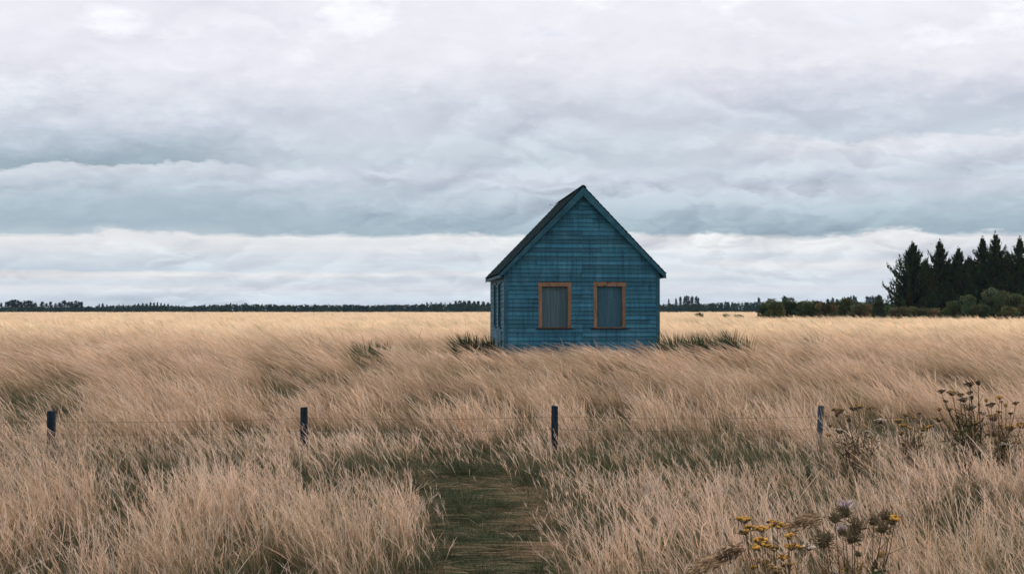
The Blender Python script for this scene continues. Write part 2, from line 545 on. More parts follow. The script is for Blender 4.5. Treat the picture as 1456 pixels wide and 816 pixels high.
# ------------------------------------------------------------------ grass
def ribbons(base, h, lean, width, yaw, nseg, prof, colfun, droop=.2, power=1.7, wig=None):
    """base (N,3); h (N); lean (N,2) tip offset in units of h; returns V, Q, C"""
    N = len(base)
    ts = np.linspace(0, 1, nseg + 1)
    V = np.empty((N, nseg + 1, 2, 3), np.float32); C = np.empty((N, nseg + 1, 2, 3), np.float32)
    sx = np.cos(yaw); sy = np.sin(yaw)
    lm = np.hypot(lean[:, 0], lean[:, 1])
    for i, tt in enumerate(ts):
        k = tt ** power
        px = base[:, 0] + lean[:, 0] * h * k
        py = base[:, 1] + lean[:, 1] * h * k
        pz = base[:, 2] + h * (tt - droop * np.minimum(lm, 1.2) * tt ** 2.4)
        if wig is not None and 0 < tt:
            px = px + wig[:, 0] * h * math.sin(tt * 5) * tt * .022; py = py + wig[:, 1] * h * math.cos(tt * 5) * tt * .022
        w = width * prof(tt) * .5
        V[:, i, 0] = np.stack([px - sx * w, py - sy * w, pz], 1)
        V[:, i, 1] = np.stack([px + sx * w, py + sy * w, pz], 1)
        c = colfun(tt)
        C[:, i, 0] = c; C[:, i, 1] = c
    nv = (nseg + 1) * 2
    b = (np.arange(N) * nv)[:, None] + (np.arange(nseg) * 2)[None]
    b = b.ravel()
    Q = np.stack([b, b + 1, b + 3, b + 2], 1)
    return V.reshape(-1, 3), Q, C.reshape(-1, 3)


def wedge(n, y0, y1, pad=2.5, k=.50):
    """n points uniformly over the strip of ground between y0 and y1 that the views can see"""
    a = k
    t_ = rng.random(n)
    # width = 2(a y + pad): inverse cdf of linear density
    A = a / 2; B = pad
    tot = A * (y1 ** 2 - y0 ** 2) + B * (y1 - y0)
    c = A * y0 ** 2 + B * y0 + t_ * tot
    y = (-B + np.sqrt(B * B + 4 * A * c)) / (2 * A)
    x = (rng.random(n) * 2 - 1) * (a * y + pad)
    return x, y


def area(y0, y1, pad=2.5, k=.5):
    return k * (y1 ** 2 - y0 ** 2) + 2 * pad * (y1 - y0)


def lerp(a, b, k):
    return a + (b - a) * k


def field(x, y):
    """local character of the meadow: height, greenness, cover, lean"""
    n1 = fbm(x * .45, y * .45, 21); n2 = fbm(x * 1.1, y * 1.1, 31); n3 = fbm(x * .16, y * .12, 41)
    front_edge = np.where(x < 0, 13.2, 10.9 + 3.3 * sstep(3.2, 5.5, x)) + (n3 - .5) * 3
    front = 1 - sstep(front_edge - 1.0, front_edge + 1.2, y)
    back = sstep(18.3, 20.6, y + (n1 - .5) * 3)
    tall = np.clip(front + back, 0, 1)
    h = .56 + tall * .28
    h = np.where(y < 16, h + front * .05, h)
    h = h + .25 * sstep(15.6, 16.3, y) * (1 - sstep(17.4, 18.2, y))
    h = h * (.72 + .56 * n1)
    green = .85 - .55 * tall + (n2 - .5) * .5
    green = green + .6 * sstep(.50, .64, n1) * front - .16 * back
    green = green * (1 - .55 * sstep(24, 45, y)) 
    d = x - path_cx(y)
    pl = 1 - sstep(15.8, 20.0, y + (n2 - .5) * 4.0)                # how much the path exists here
    edge = np.where(d > 0, np.interp(y, [8, 10.5, 14, 17, 19], [.62, .66, .80, .62, .3]), np.interp(y, [8, 11, 14, 17, 19], [.56, .56, .66, .60, .35]))
    edge = edge + (n2 - .5) * .55
    pm = sstep(edge - .40, edge + .6, np.abs(d) + (fbm(x * 3, y * 3, 121) - .5) * .5)
    pm = 1 - pl * (1 - pm)
    h = h * (.25 + .75 * pm)
    gapn = fbm(x * 1.0, y * .75, 81); gap = sstep(.49, .60, gapn) * (.35 + .65 * tall) * (1 - .35 * sstep(40, 120, y))
    nh = sstep(33, 36.5, y) * (1 - sstep(40.5, 43, y)) * (1 - sstep(3.2, 4.2, np.abs(x - HX)))
    h = lerp(h, .74 + .12 * (n2 - .5), nh * .85); gap = gap * (1 - nh)
    h = h * (1 - .52 * gap); green = green + .65 * gap * (1 - .5 * sstep(30, 60, y))
    cover = pm ** 1.5 * (1 - .45 * gap)
    lean = .21 + .17 * sstep(12, 20, y) + .40 * sstep(20, 32, y)
    lean = lean * (.55 + .9 * fbm(x * .3, y * .22, 51))
    return h, np.clip(green, 0, 1), cover, lean, gap, n2


GREEN = np.array([.058, .074, .042])
STRAW = np.array([.47, .315, .203]); HEAD = np.array([.88, .655, .515]); FAR_SUNLIT = np.array([.80, .63, .46])  # last: dry distant grass, paler because far sunlight is put into the colour


def colourer(green, rnd, y, rnd2, head, x):
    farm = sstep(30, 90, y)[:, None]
    # other grass species in drifts: olive-brown and duller than the straw
    olive = (sstep(.50, .66, fbm(x * .55, y * .30, 101)) * .8 + .35 * sstep(.5, .7, fbm(x * 1.9, y * 1.1, 111)))[:, None] * (1 - .45 * sstep(60, 160, y)[:, None])
    olive = np.clip(olive + (1.1 * sstep(.60, .74, fbm(x * .30, y * .055, 141)) * sstep(50, 80, y))[:, None], 0, 1)
    straw = lerp(STRAW[None] * (.7 + .6 * rnd[:, None]), FAR_SUNLIT[None] * (.86 + .28 * rnd[:, None]), farm)
    hd = lerp(HEAD[None] * (.62 + .62 * rnd[:, None]), FAR_SUNLIT[None] * (.95 + .3 * rnd[:, None]), farm)
    warm = (rnd2[:, None] - .5) * np.array([.10, 0, -.08])[None]
    straw = straw * (1 + warm * 2); hd = hd * (1 + warm * 2)
    straw = straw * lerp(np.ones(3)[None], np.array([.66, .69, .64])[None], olive); hd = hd * lerp(np.ones(3)[None], np.array([.80, .80, .76])[None], olive)
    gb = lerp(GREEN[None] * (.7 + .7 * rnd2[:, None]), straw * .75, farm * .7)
    # each blade turns from green to straw somewhere along its length
    turn = np.clip(.18 + .75 * green + (rnd2 - .5) * .5, .02, 1.25)[:, None] * (1 - .5 * farm)

    def f(tt):
        k = sstep(-.28, .28, tt - turn)
        c = lerp(gb, straw, k)
        if tt > .62:
            c = lerp(c, hd, k * (tt - .62) / .38 * head[:, None])
        return c
    return f


def prof_blade(t_):
    return (.75 + .5 * t_) if t_ < .3 else max(.08, .9 * (1 - ((t_ - .3) / .7) ** 1.6))


def prof_stem(t_):
    # thin stalk carrying a soft seed head
    if t_ < .60: return .36
    if t_ < .999: return 1.05
    return .2


def make_grass():
    Vs, Qs, Cs = [], [], []; off = 0

    def emit(V, Q, C):
        nonlocal off
        Vs.append(V); Qs.append(Q + off); Cs.append(C); off += len(V)

    zones = [  # y0, y1, density, segments, width, stalk share, height scale
        (4.2, 9, 760, 6, .0050, .32, 1.0),
        (9, 14.5, 820, 6, .0058, .34, 1.0),
        (14.5, 21, 540, 5, .0080, .36, 1.0),
        (21, 32, 310, 4, .0125, .36, 1.0),
        (32, 48, 125, 4, .022, .38, 1.02),
        (48, 80, 52, 3, .034, .4, 1.05),
        (80, 150, 13, 3, .070, .4, 1.1),
        (150, 330, 2.4, 2, .17, .4, 1.15),
        (330, 760, .42, 2, .45, .4, 1.25)]
    for (y0, y1, dens, ns, wd, share, hs) in zones:
        pad = 2.5 if y0 < 100 else 10
        n = int(area(y0, y1, pad) * dens)
        # grow in tufts: half the blades follow a tuft centre
        x, y = wedge(n, y0, y1, pad)
        nt = max(1, n // 26)
        tx, ty = wedge(nt, y0, y1, pad)
        k = rng.random(n) < .78
        idx = rng.integers(0, nt, n)
        sp = .085 * max(1, wd / .01)
        x = np.where(k, tx[idx] + rng.normal(0, sp, n), x); y = np.where(k, ty[idx] + rng.normal(0, sp, n), y)
        h, g, cov, ln, n1, n2 = field(x, y)
        keep = (rng.random(n) < cov) & ~in_house(x, y) & (y > 4)
        x, y, h, g, ln, n1, n2 = [a[keep] for a in (x, y, h, g, ln, n1, n2)]; idx = idx[keep]; k = k[keep]
        n = len(x)
        tuft_h = (rng.random(nt) * .75 + .55)[idx]; tuft_l = rng.normal(0, .15, (nt, 2))[idx]; tuft_c = rng.random(nt)[idx]
        h = h * np.where(k, tuft_h, 1) * hs
        base = np.stack([x, y, ground_z(x, y) - .03], 1)
        rnd = rng.random(n) * .5 + np.where(k, tuft_c, rng.random(n)) * .5; rnd2 = rng.random(n)
        wild = np.where(rng.random(n) < .10, 3.0, 1.0)
        lean = np.stack([-ln + rng.normal(0, .15, n) * wild, rng.normal(0, .2, n) * wild - .05], 1)
        lean += np.where(k[:, None], tuft_l, 0)
        yaw = rng.uniform(-1.2, 1.2, n)
        wig = rng.normal(0, 1, (n, 2))
        stalk = rng.random(n) < share * np.clip(1.25 - g, .25, 1) * (1 - .8 * n1)
        for sel, prof, hk, wk, dr, hd in ((stalk, prof_stem, 1.0, 1.15, .22, 1.0), (~stalk, prof_blade, .66, 1.0, .3, .35)):
            m_ = int(sel.sum())
            if not m_: continue
            hh = h[sel] * hk * rng.uniform(.7, 1.15, m_)
            gg = np.clip(g[sel] * (.5 if hd > .5 else 1.15) + (-.05 if hd > .5 else .12 + .14 * (1 - sstep(20, 30, y[sel]))) + rng.normal(0, .12, m_), 0, 1)
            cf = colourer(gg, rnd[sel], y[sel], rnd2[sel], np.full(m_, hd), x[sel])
            ns_ = ns
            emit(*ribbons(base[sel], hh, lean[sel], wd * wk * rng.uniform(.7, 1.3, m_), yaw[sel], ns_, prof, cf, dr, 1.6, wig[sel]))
            if hd > .5 and y1 < 22:                  # feathery spikelets round the upper third of each stalk
                per = 5 if y1 < 15 else 3
                bb, ll = base[sel], lean[sel]; lm = np.minimum(np.hypot(ll[:, 0], ll[:, 1]), 1.2)
                cc = cf(1.0)
                for q in range(per):
                    tt = .66 + .32 * (q + rng.random(m_)) / per
                    kk = tt ** 1.6
                    pp = np.stack([bb[:, 0] + ll[:, 0] * hh * kk, bb[:, 1] + ll[:, 1] * hh * kk, bb[:, 2] + hh * (tt - dr * lm * tt ** 2.4)], 1)
                    l3 = ll * 1.2 + rng.normal(0, .42, (m_, 2))
                    c3 = cc * rng.uniform(.8, 1.15, (m_, 1))
                    emit(*ribbons(pp, rng.uniform(.045, .085, m_), l3, wd * .8 * rng.uniform(.6, 1.2, m_), rng.uniform(-1.4, 1.4, m_), 2, prof_blade, lambda t3: c3, .1, 1.2))
    V = np.concatenate(Vs); Q = np.concatenate(Qs); C = np.concatenate(Cs)
    print('grass verts', len(V), 'quads', len(Q))
    o = np_mesh('tall_grass', V, Q, C, M['grass'])
    tag(o, 'tall dry straw-coloured meadow grass leaning left in the wind', 'grass', kind='stuff')


def make_path_turf():
    n = 120000
    y = rng.uniform(5, 21, n); d = rng.normal(0, .75, n)
    x = path_cx(y) + d
    ok = (np.abs(d) < 1.7) & (rng.random(n) < 1 - sstep(.9, 1.6, np.abs(d)))
    x, y, d = x[ok], y[ok], d[ok]; n = len(x)
    n1 = fbm(x * 1.3, y * 2.6, 61); n2 = .6 * fbm(x * 2.6, y * 10.0, 71) + .4 * fbm(x * 6, y * 5, 72)
    straw = sstep(.56, .76, n2 + .22 * sstep(.35, .95, np.abs(d)) + rng.normal(0, .07, n))
    base = np.stack([x, y, ground_z(x, y) - .01], 1)
    clump = sstep(.55, .72, fbm(x * 3.2, y * 2.6, 131)); h = rng.uniform(.05, .13, n) * (.5 + .9 * n1) * (1 + 1.1 * clump) * (1 + .6 * sstep(.5, 1.2, np.abs(d)))
    lean = np.stack([rng.normal(-.5, 1.1, n), rng.normal(0, .35, n)], 1)
    lean[:, 0] = np.where(straw > .5, lean[:, 0] * 2.2, lean[:, 0])
    h = np.where(straw > .5, h * .7, h)
    g = np.array([.062, .078, .046])[None] * rng.uniform(.5, 1.6, (n, 1)); s = np.array([.29, .205, .135])[None] * rng.uniform(.6, 1.3, (n, 1))
    c = lerp(g, s, straw[:, None])
    V, Q, C = ribbons(base, h, lean, rng.uniform(.006, .012, n), rng.uniform(-1.5, 1.5, n), 2, prof_blade, lambda tt: c * (.8 + .3 * tt), .5, 1.2)
    ns = 2400
    y2 = rng.uniform(6, 20, ns); d2 = rng.normal(0, .55, ns); x2 = path_cx(y2) + d2
    keep = fbm(x2 * 1.6, y2 * 5, 91) > .42
    x2, y2 = x2[keep], y2[keep]; ns = len(x2)
    b2 = np.stack([x2, y2, ground_z(x2, y2) + rng.uniform(.02, .07, ns)], 1)
    cs = np.array([.30, .20, .13])[None] * rng.uniform(.45, 1.35, (ns, 1))
    l2 = np.stack([rng.choice([-1, 1], ns) * rng.uniform(3, 9, ns), rng.normal(0, 1.4, ns)], 1)
    V2, Q2, C2 = ribbons(b2, rng.uniform(.025, .05, ns), l2, rng.uniform(.006, .012, ns), rng.uniform(-1.57, 1.57, ns), 3, prof_blade, lambda tt: cs, .6, 1.1)
    Q2 = Q2 + len(V); V = np.concatenate([V, V2]); Q = np.concatenate([Q, Q2]); C = np.concatenate([C, C2])
    o = np_mesh('path_turf', V, Q, C, M['turf'])
    tag(o, 'short trodden green turf with lying straw along the path', 'turf', kind='stuff')


make_grass()
make_path_turf()


# ------------------------------------------------------------------ house
def build_house():
    H = empty('timber_house', (HX, HYY, HZ), HR, 'small abandoned blue weatherboard house with boarded windows standing in the grass', 'house')
    W = HW; L = HL
    APEX = 6.10; PITCH = math.tan(R(46.0))       # roof underside at x: APEX - |x| * PITCH
    eave_z = APEX - W * PITCH
    rr = random.Random(4)
    # windows in the front: x0, x1 outer, z0, z1 outer
    wins = [(-1.56, -.40, 1.20, 2.83), (.395, 1.54, 1.20, 2.84)]
    FR = .125

    def board_row(mb, segs, z0, z1, clipx=None, side=None):
        """lapped boards: lower edge stands proud. segs = x intervals; clipx(z) = half-width available"""
        for (a, b) in segs:
            if b - a < .05: continue
            cuts = [a]
            if a < -.1 and b > .1 and rr.random() < .8: cuts.append(rr.uniform(-.01, .01))
            elif b - a > 2.2 and rr.random() < .6: cuts.append(rr.uniform(a + .5, b - .5))
            if b - a > 1.0 and rr.random() < .5: cuts.append(rr.uniform(a + .3, b - .3))
            cuts.append(b); cuts.sort()
            for c0, c1 in zip(cuts, cuts[1:]):
                k = rr.uniform(.70, 1.22); kb = rr.uniform(.96, 1.04)
                col = (k * rr.uniform(.9, 1.15), k, k * kb)
                dz0 = rr.uniform(-.006, .005); dz1 = rr.uniform(-.006, .005); pr = rr.uniform(.030, .046)
                c0_, c1_ = c0 + .003, c1 - .003
                zt = z1 - .004
                t0, t1 = c0_, c1_
                if clipx:
                    ht = max(0.0, clipx(zt)); t0 = max(c0_, -ht); t1 = min(c1_, ht)
                    if t1 < t0: t0 = t1 = (t0 + t1) / 2
                P = [(c0_, -pr, z0 + dz0), (c1_, -pr, z0 + dz1), (c1_, .004, z0 + dz1), (c0_, .004, z0 + dz0),
                     (t0, -.006, zt), (t1, -.006, zt), (t1, .004, zt), (t0, .004, zt)]
                if side is None: mb.hexa(P, col)
                else: mb.hexa([side(p) for p in P], col)

    # ---- front wall
    mb = MB()
    z = -.1
    while z < APEX - .12:
        z1 = z + .148
        hw = W if z < eave_z - .02 else (APEX - z) * (1 / PITCH) - .01
        clip = (lambda zz: (APEX - zz) / PITCH) if z1 > eave_z else None
        segs = [(-hw, hw)]
        for (x0, x1, w0, w1) in wins:
            if z1 > w0 + FR * .3 and z < w1 - FR * .7:
                out_ = []
                for (a, b) in segs:
                    if x0 > a and x1 < b: out_ += [(a, x0 + .06), (x1 - .06, b)]
                    else: out_.append((a, b))
                segs = out_
        board_row(mb, segs, z, z1, clip)
        z = z1
    # sheathing behind the boards, open at the windows
    xs = [-W + .01, wins[0][0] + .05, wins[0][1] - .05, wins[1][0] + .05, wins[1][1] - .05, W - .01]
    zt = eave_z - .02; z0w, z1w = wins[0][2] + .05, wins[0][3] - .05
    dk = (.25, .25, .25)
    for i in range(5):
        if i in (1, 3):
            mb.box(xs[i], xs[i + 1], .006, .05, -.1, z0w, dk); mb.box(xs[i], xs[i + 1], .006, .05, z1w, zt, dk)
        else: mb.box(xs[i], xs[i + 1], .006, .05, -.1, zt, dk)
    mb.add([(-W + .02, .01, zt), (W - .02, .01, zt), (0, .01, APEX - .03)], [(0, 1, 2)], dk)
    mb.build('front_wall', M['paint'], H)
    # ---- side walls, rear wall
    lw = [(1.35, 2.30), (3.35, 4.30)]

    def left(p): return (-W + p[1], L - p[0], p[2])     # local x along wall from rear to front

    def right(p): return (W - p[1], p[0], p[2])
    for nm, fn, ops in (('left_wall', left, lw), ('right_wall', right, [])):
        mb = MB(); z = -.1
        while z < eave_z - .05:
            z1 = min(z + .148, eave_z - .01)
            segs = [(.02, L - .02)]
            for (a0, a1) in ops:
                a0, a1 = L - a1, L - a0
                if z1 > 1.24 and z < 2.80:
                    o2 = []
                    for (a, b) in segs:
                        if a0 > a and a1 < b: o2 += [(a, a0), (a1, b)]
                        else: o2.append((a, b))
                    segs = o2
            board_row(mb, segs, z, z1, None, fn)
            z = z1
        if nm == 'left_wall': mb.box(-W + .05, -W + .09, .06, L - .06, -.1, eave_z - .02, dk)
        else: mb.box(W - .09, W - .006, .06, L - .06, -.1, eave_z - .02, dk)
        mb.build(nm, M['paint'], H)
    mb = MB(); z = -.1

    def rear(p): return (-p[0], L - p[1], p[2])
    while z < APEX - .12:
        z1 = z + .148
        hw = W if z < eave_z - .02 else (APEX - z) / PITCH - .01
        board_row(mb, [(-hw, hw)], z, z1, (lambda zz: (APEX - zz) / PITCH) if z1 > eave_z else None, rear)
        z = z1
    mb.add([(-W + .02, L - .012, -.1), (W - .02, L - .012, -.1), (W - .02, L - .012, eave_z), (0, L - .012, APEX - .03), (-W + .02, L - .012, eave_z)], [(0, 1, 2, 3, 4)], dk)
    mb.build('rear_wall', M['paint'], H)
    # ---- corner boards
    for s in (-1, 1):
        for yy in (0, 1):
            mb = MB(); k = rr.uniform(.9, 1.1); c = (k, k, k)
            xo = s * (W + .034); xi = s * (W - .095)
            if yy == 0:
                mb.box(min(xi, xo), max(xi, xo), -.040, -.012, -.12, eave_z - .035, c)
                xa, xb = s * (W + .033), s * (W + .008)
                mb.box(min(xa, xb), max(xa, xb), -.0115, .10, -.12, eave_z - .03, (.85, .85, .85))
            else:
                mb.box(min(xi, xo), max(xi, xo), L + .012, L + .040, -.12, eave_z - .035, c)
                xa, xb = s * (W + .033), s * (W + .008)
                mb.box(min(xa, xb), max(xa, xb), L - .10, L + .0115, -.12, eave_z - .03, (.85, .85, .85))
            mb.build('corner_board', M['trim'], H)
    # ---- roof
    OV = .20; FO = .20; TH = .05
    ex = W + OV
    cosr, sinr = math.cos(R(46)), math.sin(R(46))
    deck = MB()
    y0, y1 = -FO, L + .18
    up = TH / cosr
    for s in (-1, 1):
        A = [(0, y0, APEX + .02), (s * ex, y0, APEX + .02 - ex * PITCH), (s * ex, y1, APEX + .02 - ex * PITCH), (0, y1, APEX + .02)]
        B = [(p[0], p[1], p[2] + up) for p in A]
        deck.hexa(A + B if s > 0 else A[::-1] + B[::-1], (.7, .7, .7))
    roof = deck.build('roof', M['shingle'], H)
    sh = MB()
    slope_len = ex / cosr
    nrow = 23
    for s in (-1, 1):
        for i in range(nrow):
            d0 = i * slope_len / nrow; d1 = d0 + slope_len / nrow + .05     # from the ridge down
            if i == nrow - 1: d1 = slope_len + .03
            y = y0 - .025 - rr.random() * .006
            while y < y1 + .02:
                wdt = rr.uniform(.2, .4); ye = min(y + wdt, y1 + .03)
                low = d1 + rr.uniform(-.012, .008); th = rr.uniform(.012, .022)
                k = rr.uniform(.7, 1.25); col = (k * rr.uniform(.9, 1.1), k, k)

                def P(d, h, yy): return (s * (d * cosr + h * sinr), yy, APEX + .02 + up - d * sinr + h * cosr)
                q = [P(d0, .002, y), P(low, .006, y), P(low, .006, ye - .006), P(d0, .002, ye - .006),
                     P(d0, .010, y), P(low, .008 + th, y), P(low, .008 + th, ye - .006), P(d0, .010, ye - .006)]
                if s < 0: q = [q[3], q[2], q[1], q[0], q[7], q[6], q[5], q[4]]
                sh.hexa(q, col)
                y = ye
    sh.build('shingles', M['shingle'], roof)
    rc = MB()
    for s in (-1, 1):
        for k in range(12):
            ya = y0 - .03 + k * (y1 - y0 + .05) / 12; yb = ya + (y1 - y0 + .05) / 12 - .004
            o0 = APEX + .02 + up + .045

            def P(d, h, yy): return (s * (d * cosr + h * sinr), yy, APEX + .02 + up + .012 - d * sinr + h * cosr)
            q = [P(-.01, .02, ya), P(.13, .03, ya), P(.13, .03, yb), P(-.01, .02, yb), P(-.01, .04, ya), P(.13, .05, ya), P(.13, .05, yb), P(-.01, .04, yb)]
            if s < 0: q = [q[3], q[2], q[1], q[0], q[7], q[6], q[5], q[4]]
            kk = rr.uniform(.7, 1.2); rc.hexa(q, (kk, kk, kk))
    rc.build('ridge_cap', M['shingle'], roof)
    # ---- barge boards under the roof edge, front and rear
    for yy, nm in ((-FO - .028, 0), (L + .18 + .002, 1)):
        for s in (-1, 1):
            mb = MB(); k = rr.uniform(.95, 1.1)
            hgt = .215 / cosr
            zt = APEX + .02 + up * .55
            A = [(s * .002, yy, zt - hgt), (s * (ex + .02), yy, zt - hgt - (ex + .02) * PITCH), (s * (ex + .02), yy + .026, zt - hgt - (ex + .02) * PITCH), (s * .002, yy + .026, zt - hgt)]
            # plumb cut at the eave end
            B = [(s * .002, yy, zt), (s * (ex + .02), yy, zt - (ex + .02) * PITCH), (s * (ex + .02), yy + .026, zt - (ex + .02) * PITCH), (s * .002, yy + .026, zt)]
            A[1] = (A[1][0], A[1][1], B[1][2] - .15); A[2] = (A[2][0], A[2][1], B[2][2] - .15)
            q = A + B
            if s < 0: q = [q[3], q[2], q[1], q[0], q[7], q[6], q[5], q[4]]
            mb.hexa(q, (k, k, k)); mb.build('barge_board', M['trim'], H)
    # eave fascia and soffit
    for s in (-1, 1):
        mb = MB()
        zt = APEX + .02 - (ex - .03) * PITCH
        xa, xb = s * (ex - .026), s * (ex - .001)
        mb.box(min(xa, xb), max(xa, xb), y0 + .002, y1 - .002, zt - .13, zt - .03, (.9, .9, .9))
        mb.build('fascia', M['trim'], H)
        mb = MB()
        xa, xb = s * (W + .036), s * (ex - .028)
        mb.box(min(xa, xb), max(xa, xb), y0 + .004, y1 - .004, zt - .125, zt - .10, (.8, .8, .8))
        mb.build('soffit', M['trim'], H)
    # frieze boards below the barge boards on the front wall
    # ---- front windows
    for wi, (x0, x1, w0, w1) in enumerate(wins):
        rw = random.Random(20 + wi)
        mb = MB()
        # boarding: four upright boards with thin gaps, set back
        nb = 3
        bw = (x1 - x0 - 2 * FR + .04) / nb
        for i in range(nb):
            k = rw.uniform(.86, 1.1); a = x0 + FR - .02 + i * bw
            mb.box(a + .001, a + bw - .001, .055 + rw.uniform(0, .003), .08, w0 + .02, w1 - .04, (k * (1.12 if wi == 0 else .72), k, k * (.95 if wi == 0 else 1.12)))
        bd = mb.build('window', M['board'], H)
        if wi == 0: bd['label'] = 'greyer boarded window'
        else: bd['label'] = 'bluer boarded window'
        mb = MB()
        for (a, b) in ((x0, x0 + FR), (x1 - FR, x1)):
            k = rw.uniform(.8, 1.1)
            dx = rw.uniform(-.012, .012)
            n = 5                                   # slightly warped upright
            pts = []
            for i in range(n + 1):
                zz = w0 + .03 + (w1 - .15 - w0 - .03) * i / n
                wv = math.sin(i / n * 3.1 + rw.random()) * .008
                pts.append((a + wv, b + wv + rw.uniform(-.006, .006), zz))
            for (p0, p1) in zip(pts, pts[1:]):
                kk = k * rw.uniform(.93, 1.07)
                mb.hexa([(p0[0], -.045, p0[2]), (p0[1], -.045, p0[2]), (p0[1], .054, p0[2]), (p0[0], .054, p0[2]),
                         (p1[0], -.045, p1[2]), (p1[1], -.045, p1[2]), (p1[1], .054, p1[2]), (p1[0], .054, p1[2])], (kk, kk, kk))
        k = rw.uniform(.9, 1.1)
        tl = rw.uniform(-.01, .01)
        mb.hexa([(x0 - .01, -.05, w1 - .147 + tl), (x1 + .012, -.05, w1 - .147 - tl), (x1 + .012, .054, w1 - .147 - tl), (x0 - .01, .054, w1 - .147 + tl),
                 (x0 - .01, -.05, w1 + tl), (x1 + .012, -.05, w1 - tl), (x1 + .012, .054, w1 - tl), (x0 - .01, .054, w1 + tl)], (k, k, k))
        mb.build('frame', M['pine'], bd)
        mb = MB()
        c = (.55, .5, .5) if wi == 0 else (1.0, .95, .95)
        mb.box(x0 + FR + .004, x1 - FR - .004, -.06, .054, w0 + .022, w0 + .05, c)
        mb.box(x0 - .09, x1 + .10, -.075, -.004, w0 - .012, w0 + .020, (.14, .16, .18))
        mb.build('sill', M['pine'], bd)
    # ---- windows in the left wall
    for wi, (a0, a1) in enumerate(lw):
        mb = MB()
        mb.box(-W + .012, -W + .045, a0 + .0, a1 - .0, 1.22, 2.84, (.22, .18, .17))
        bd = mb.build('window', M['board'], H); bd['label'] = 'narrow dark boarded side window'
        mb = MB()
        for (ya, yb) in ((a0 - .07, a0 + .04), (a1 - .04, a1 + .07)):
            mb.box(-W - .042, -W + .010, ya, yb, 1.25, 2.80, (.8, .8, .8))
        mb.box(-W - .046, -W + .010, a0 - .08, a1 + .08, 2.803, 2.92, (.8, .8, .8))
        mb.build('frame', M['trim'], bd)
        mb = MB(); mb.box(-W - .07, -W + .010, a0 - .1, a1 + .1, 1.19, 1.247, (.7, .7, .7)); mb.build('sill', M['trim'], bd)
    mb = MB()
    for i in range(3):
        k = rr.uniform(1.0, 1.25)
        mb.box(-W - .05, -W - .033, 1.0 + i * .62, 1.0 + i * .62 + .61, .1, 1.12 + rr.uniform(-.04, .04), (k, k, k))
    mb.build('patch_boards', M['trim'], H)


build_house()


# ------------------------------------------------------------------ wire fence
def build_fence():
    Y = 18.0
    Fn = empty('wire_fence', (0, Y, 0), 0, 'low wire fence with dark weathered wooden posts crossing the meadow', 'fence')
    posts = [(73, 584, .105, .0), (432.5, 579, .105, .0), (789, 577, .10, .01), (1167.5, 577, .078, .06)]
    tops = []
    for i, (px, py, w, tilt) in enumerate(posts):
        rr = random.Random(i + 3)
        X, _, Z = at(px, py, Y)
        gz = float(ground_z(X, Y)) - .3
        mb = MB(); n = 4; hw = w / 2
        lv = []
        for k in range(7):
            zz = gz + (Z - gz) * k / 6
            s = hw * (1.06 - .08 * k / 6) * rr.uniform(.95, 1.05)
            ox = -tilt * (Z - zz) + rr.uniform(-.004, .004)
            c = .22 * s
            ring = [(-s + c, -s), (s - c, -s), (s, -s + c), (s, s - c), (s - c, s), (-s + c, s), (-s, s - c), (-s, -s + c)]
            lv.append([(X + ox + a, b, zz + (rr.uniform(-.012, .012) if k == 6 else 0)) for a, b in ring])
        vs = [p for r in lv for p in r]; fs = []
        for k in range(6):
            for j in range(8):
                fs.append((k * 8 + j, k * 8 + (j + 1) % 8, (k + 1) * 8 + (j + 1) % 8, (k + 1) * 8 + j))
        fs.append(tuple(48 + j for j in range(8)))
        mb.add(vs, fs)
        po = mb.build('post', M['post'] if i < 3 else M['post_grey'], Fn)
        if i == 3: po['label'] = 'thin leaning paler grey post'
        tops.append((X, Z))
    ext = [(tops[0][0] - 4.0, tops[0][1] - .03)] + tops + [(tops[3][0] + 4.2, tops[3][1])]
    for off in (.16, .36):
        mb = MB(); pts = []
        for (a, b) in zip(ext, ext[1:]):
            for k in range(12):
                f = k / 12
                sag = -.035 * 4 * f * (1 - f)
                pts.append((a[0] + (b[0] - a[0]) * f, -.062, a[1] + (b[1] - a[1]) * f - off + sag))
        pts.append((ext[-1][0], -.062, ext[-1][1] - off))
        mb.tube(pts, .0022, 5); mb.build('wire', M['wire'], Fn)


build_fence()


# ------------------------------------------------------------------ conifers near the right edge
def spray(mb, p, d, n, ln, wd, rr, col, spread=.8):
    d = Vector(d).normalized()
    for _ in range(n):
        q = (d + Vector((rr.gauss(0, spread), rr.gauss(0, spread), rr.gauss(.15, spread)))).normalized()
        L_ = ln * rr.uniform(.6, 1.3)
        sd_ = q.cross(Vector((rr.gauss(0, 1), rr.gauss(0, 1), rr.gauss(0, 1)))).normalized() * wd * rr.uniform(.6, 1.3)
        o = Vector(p) + Vector((rr.gauss(0, ln * .3), rr.gauss(0, ln * .3), rr.gauss(0, ln * .3)))
        k = rr.uniform(.6, 1.4); c = tuple(x * k for x in col)
        mb.add([tuple(o - sd_ * .5), tuple(o + q * L_ * .45 - sd_), tuple(o + q * L_), tuple(o + q * L_ * .45 + sd_)], [(0, 1, 2, 3)], c)


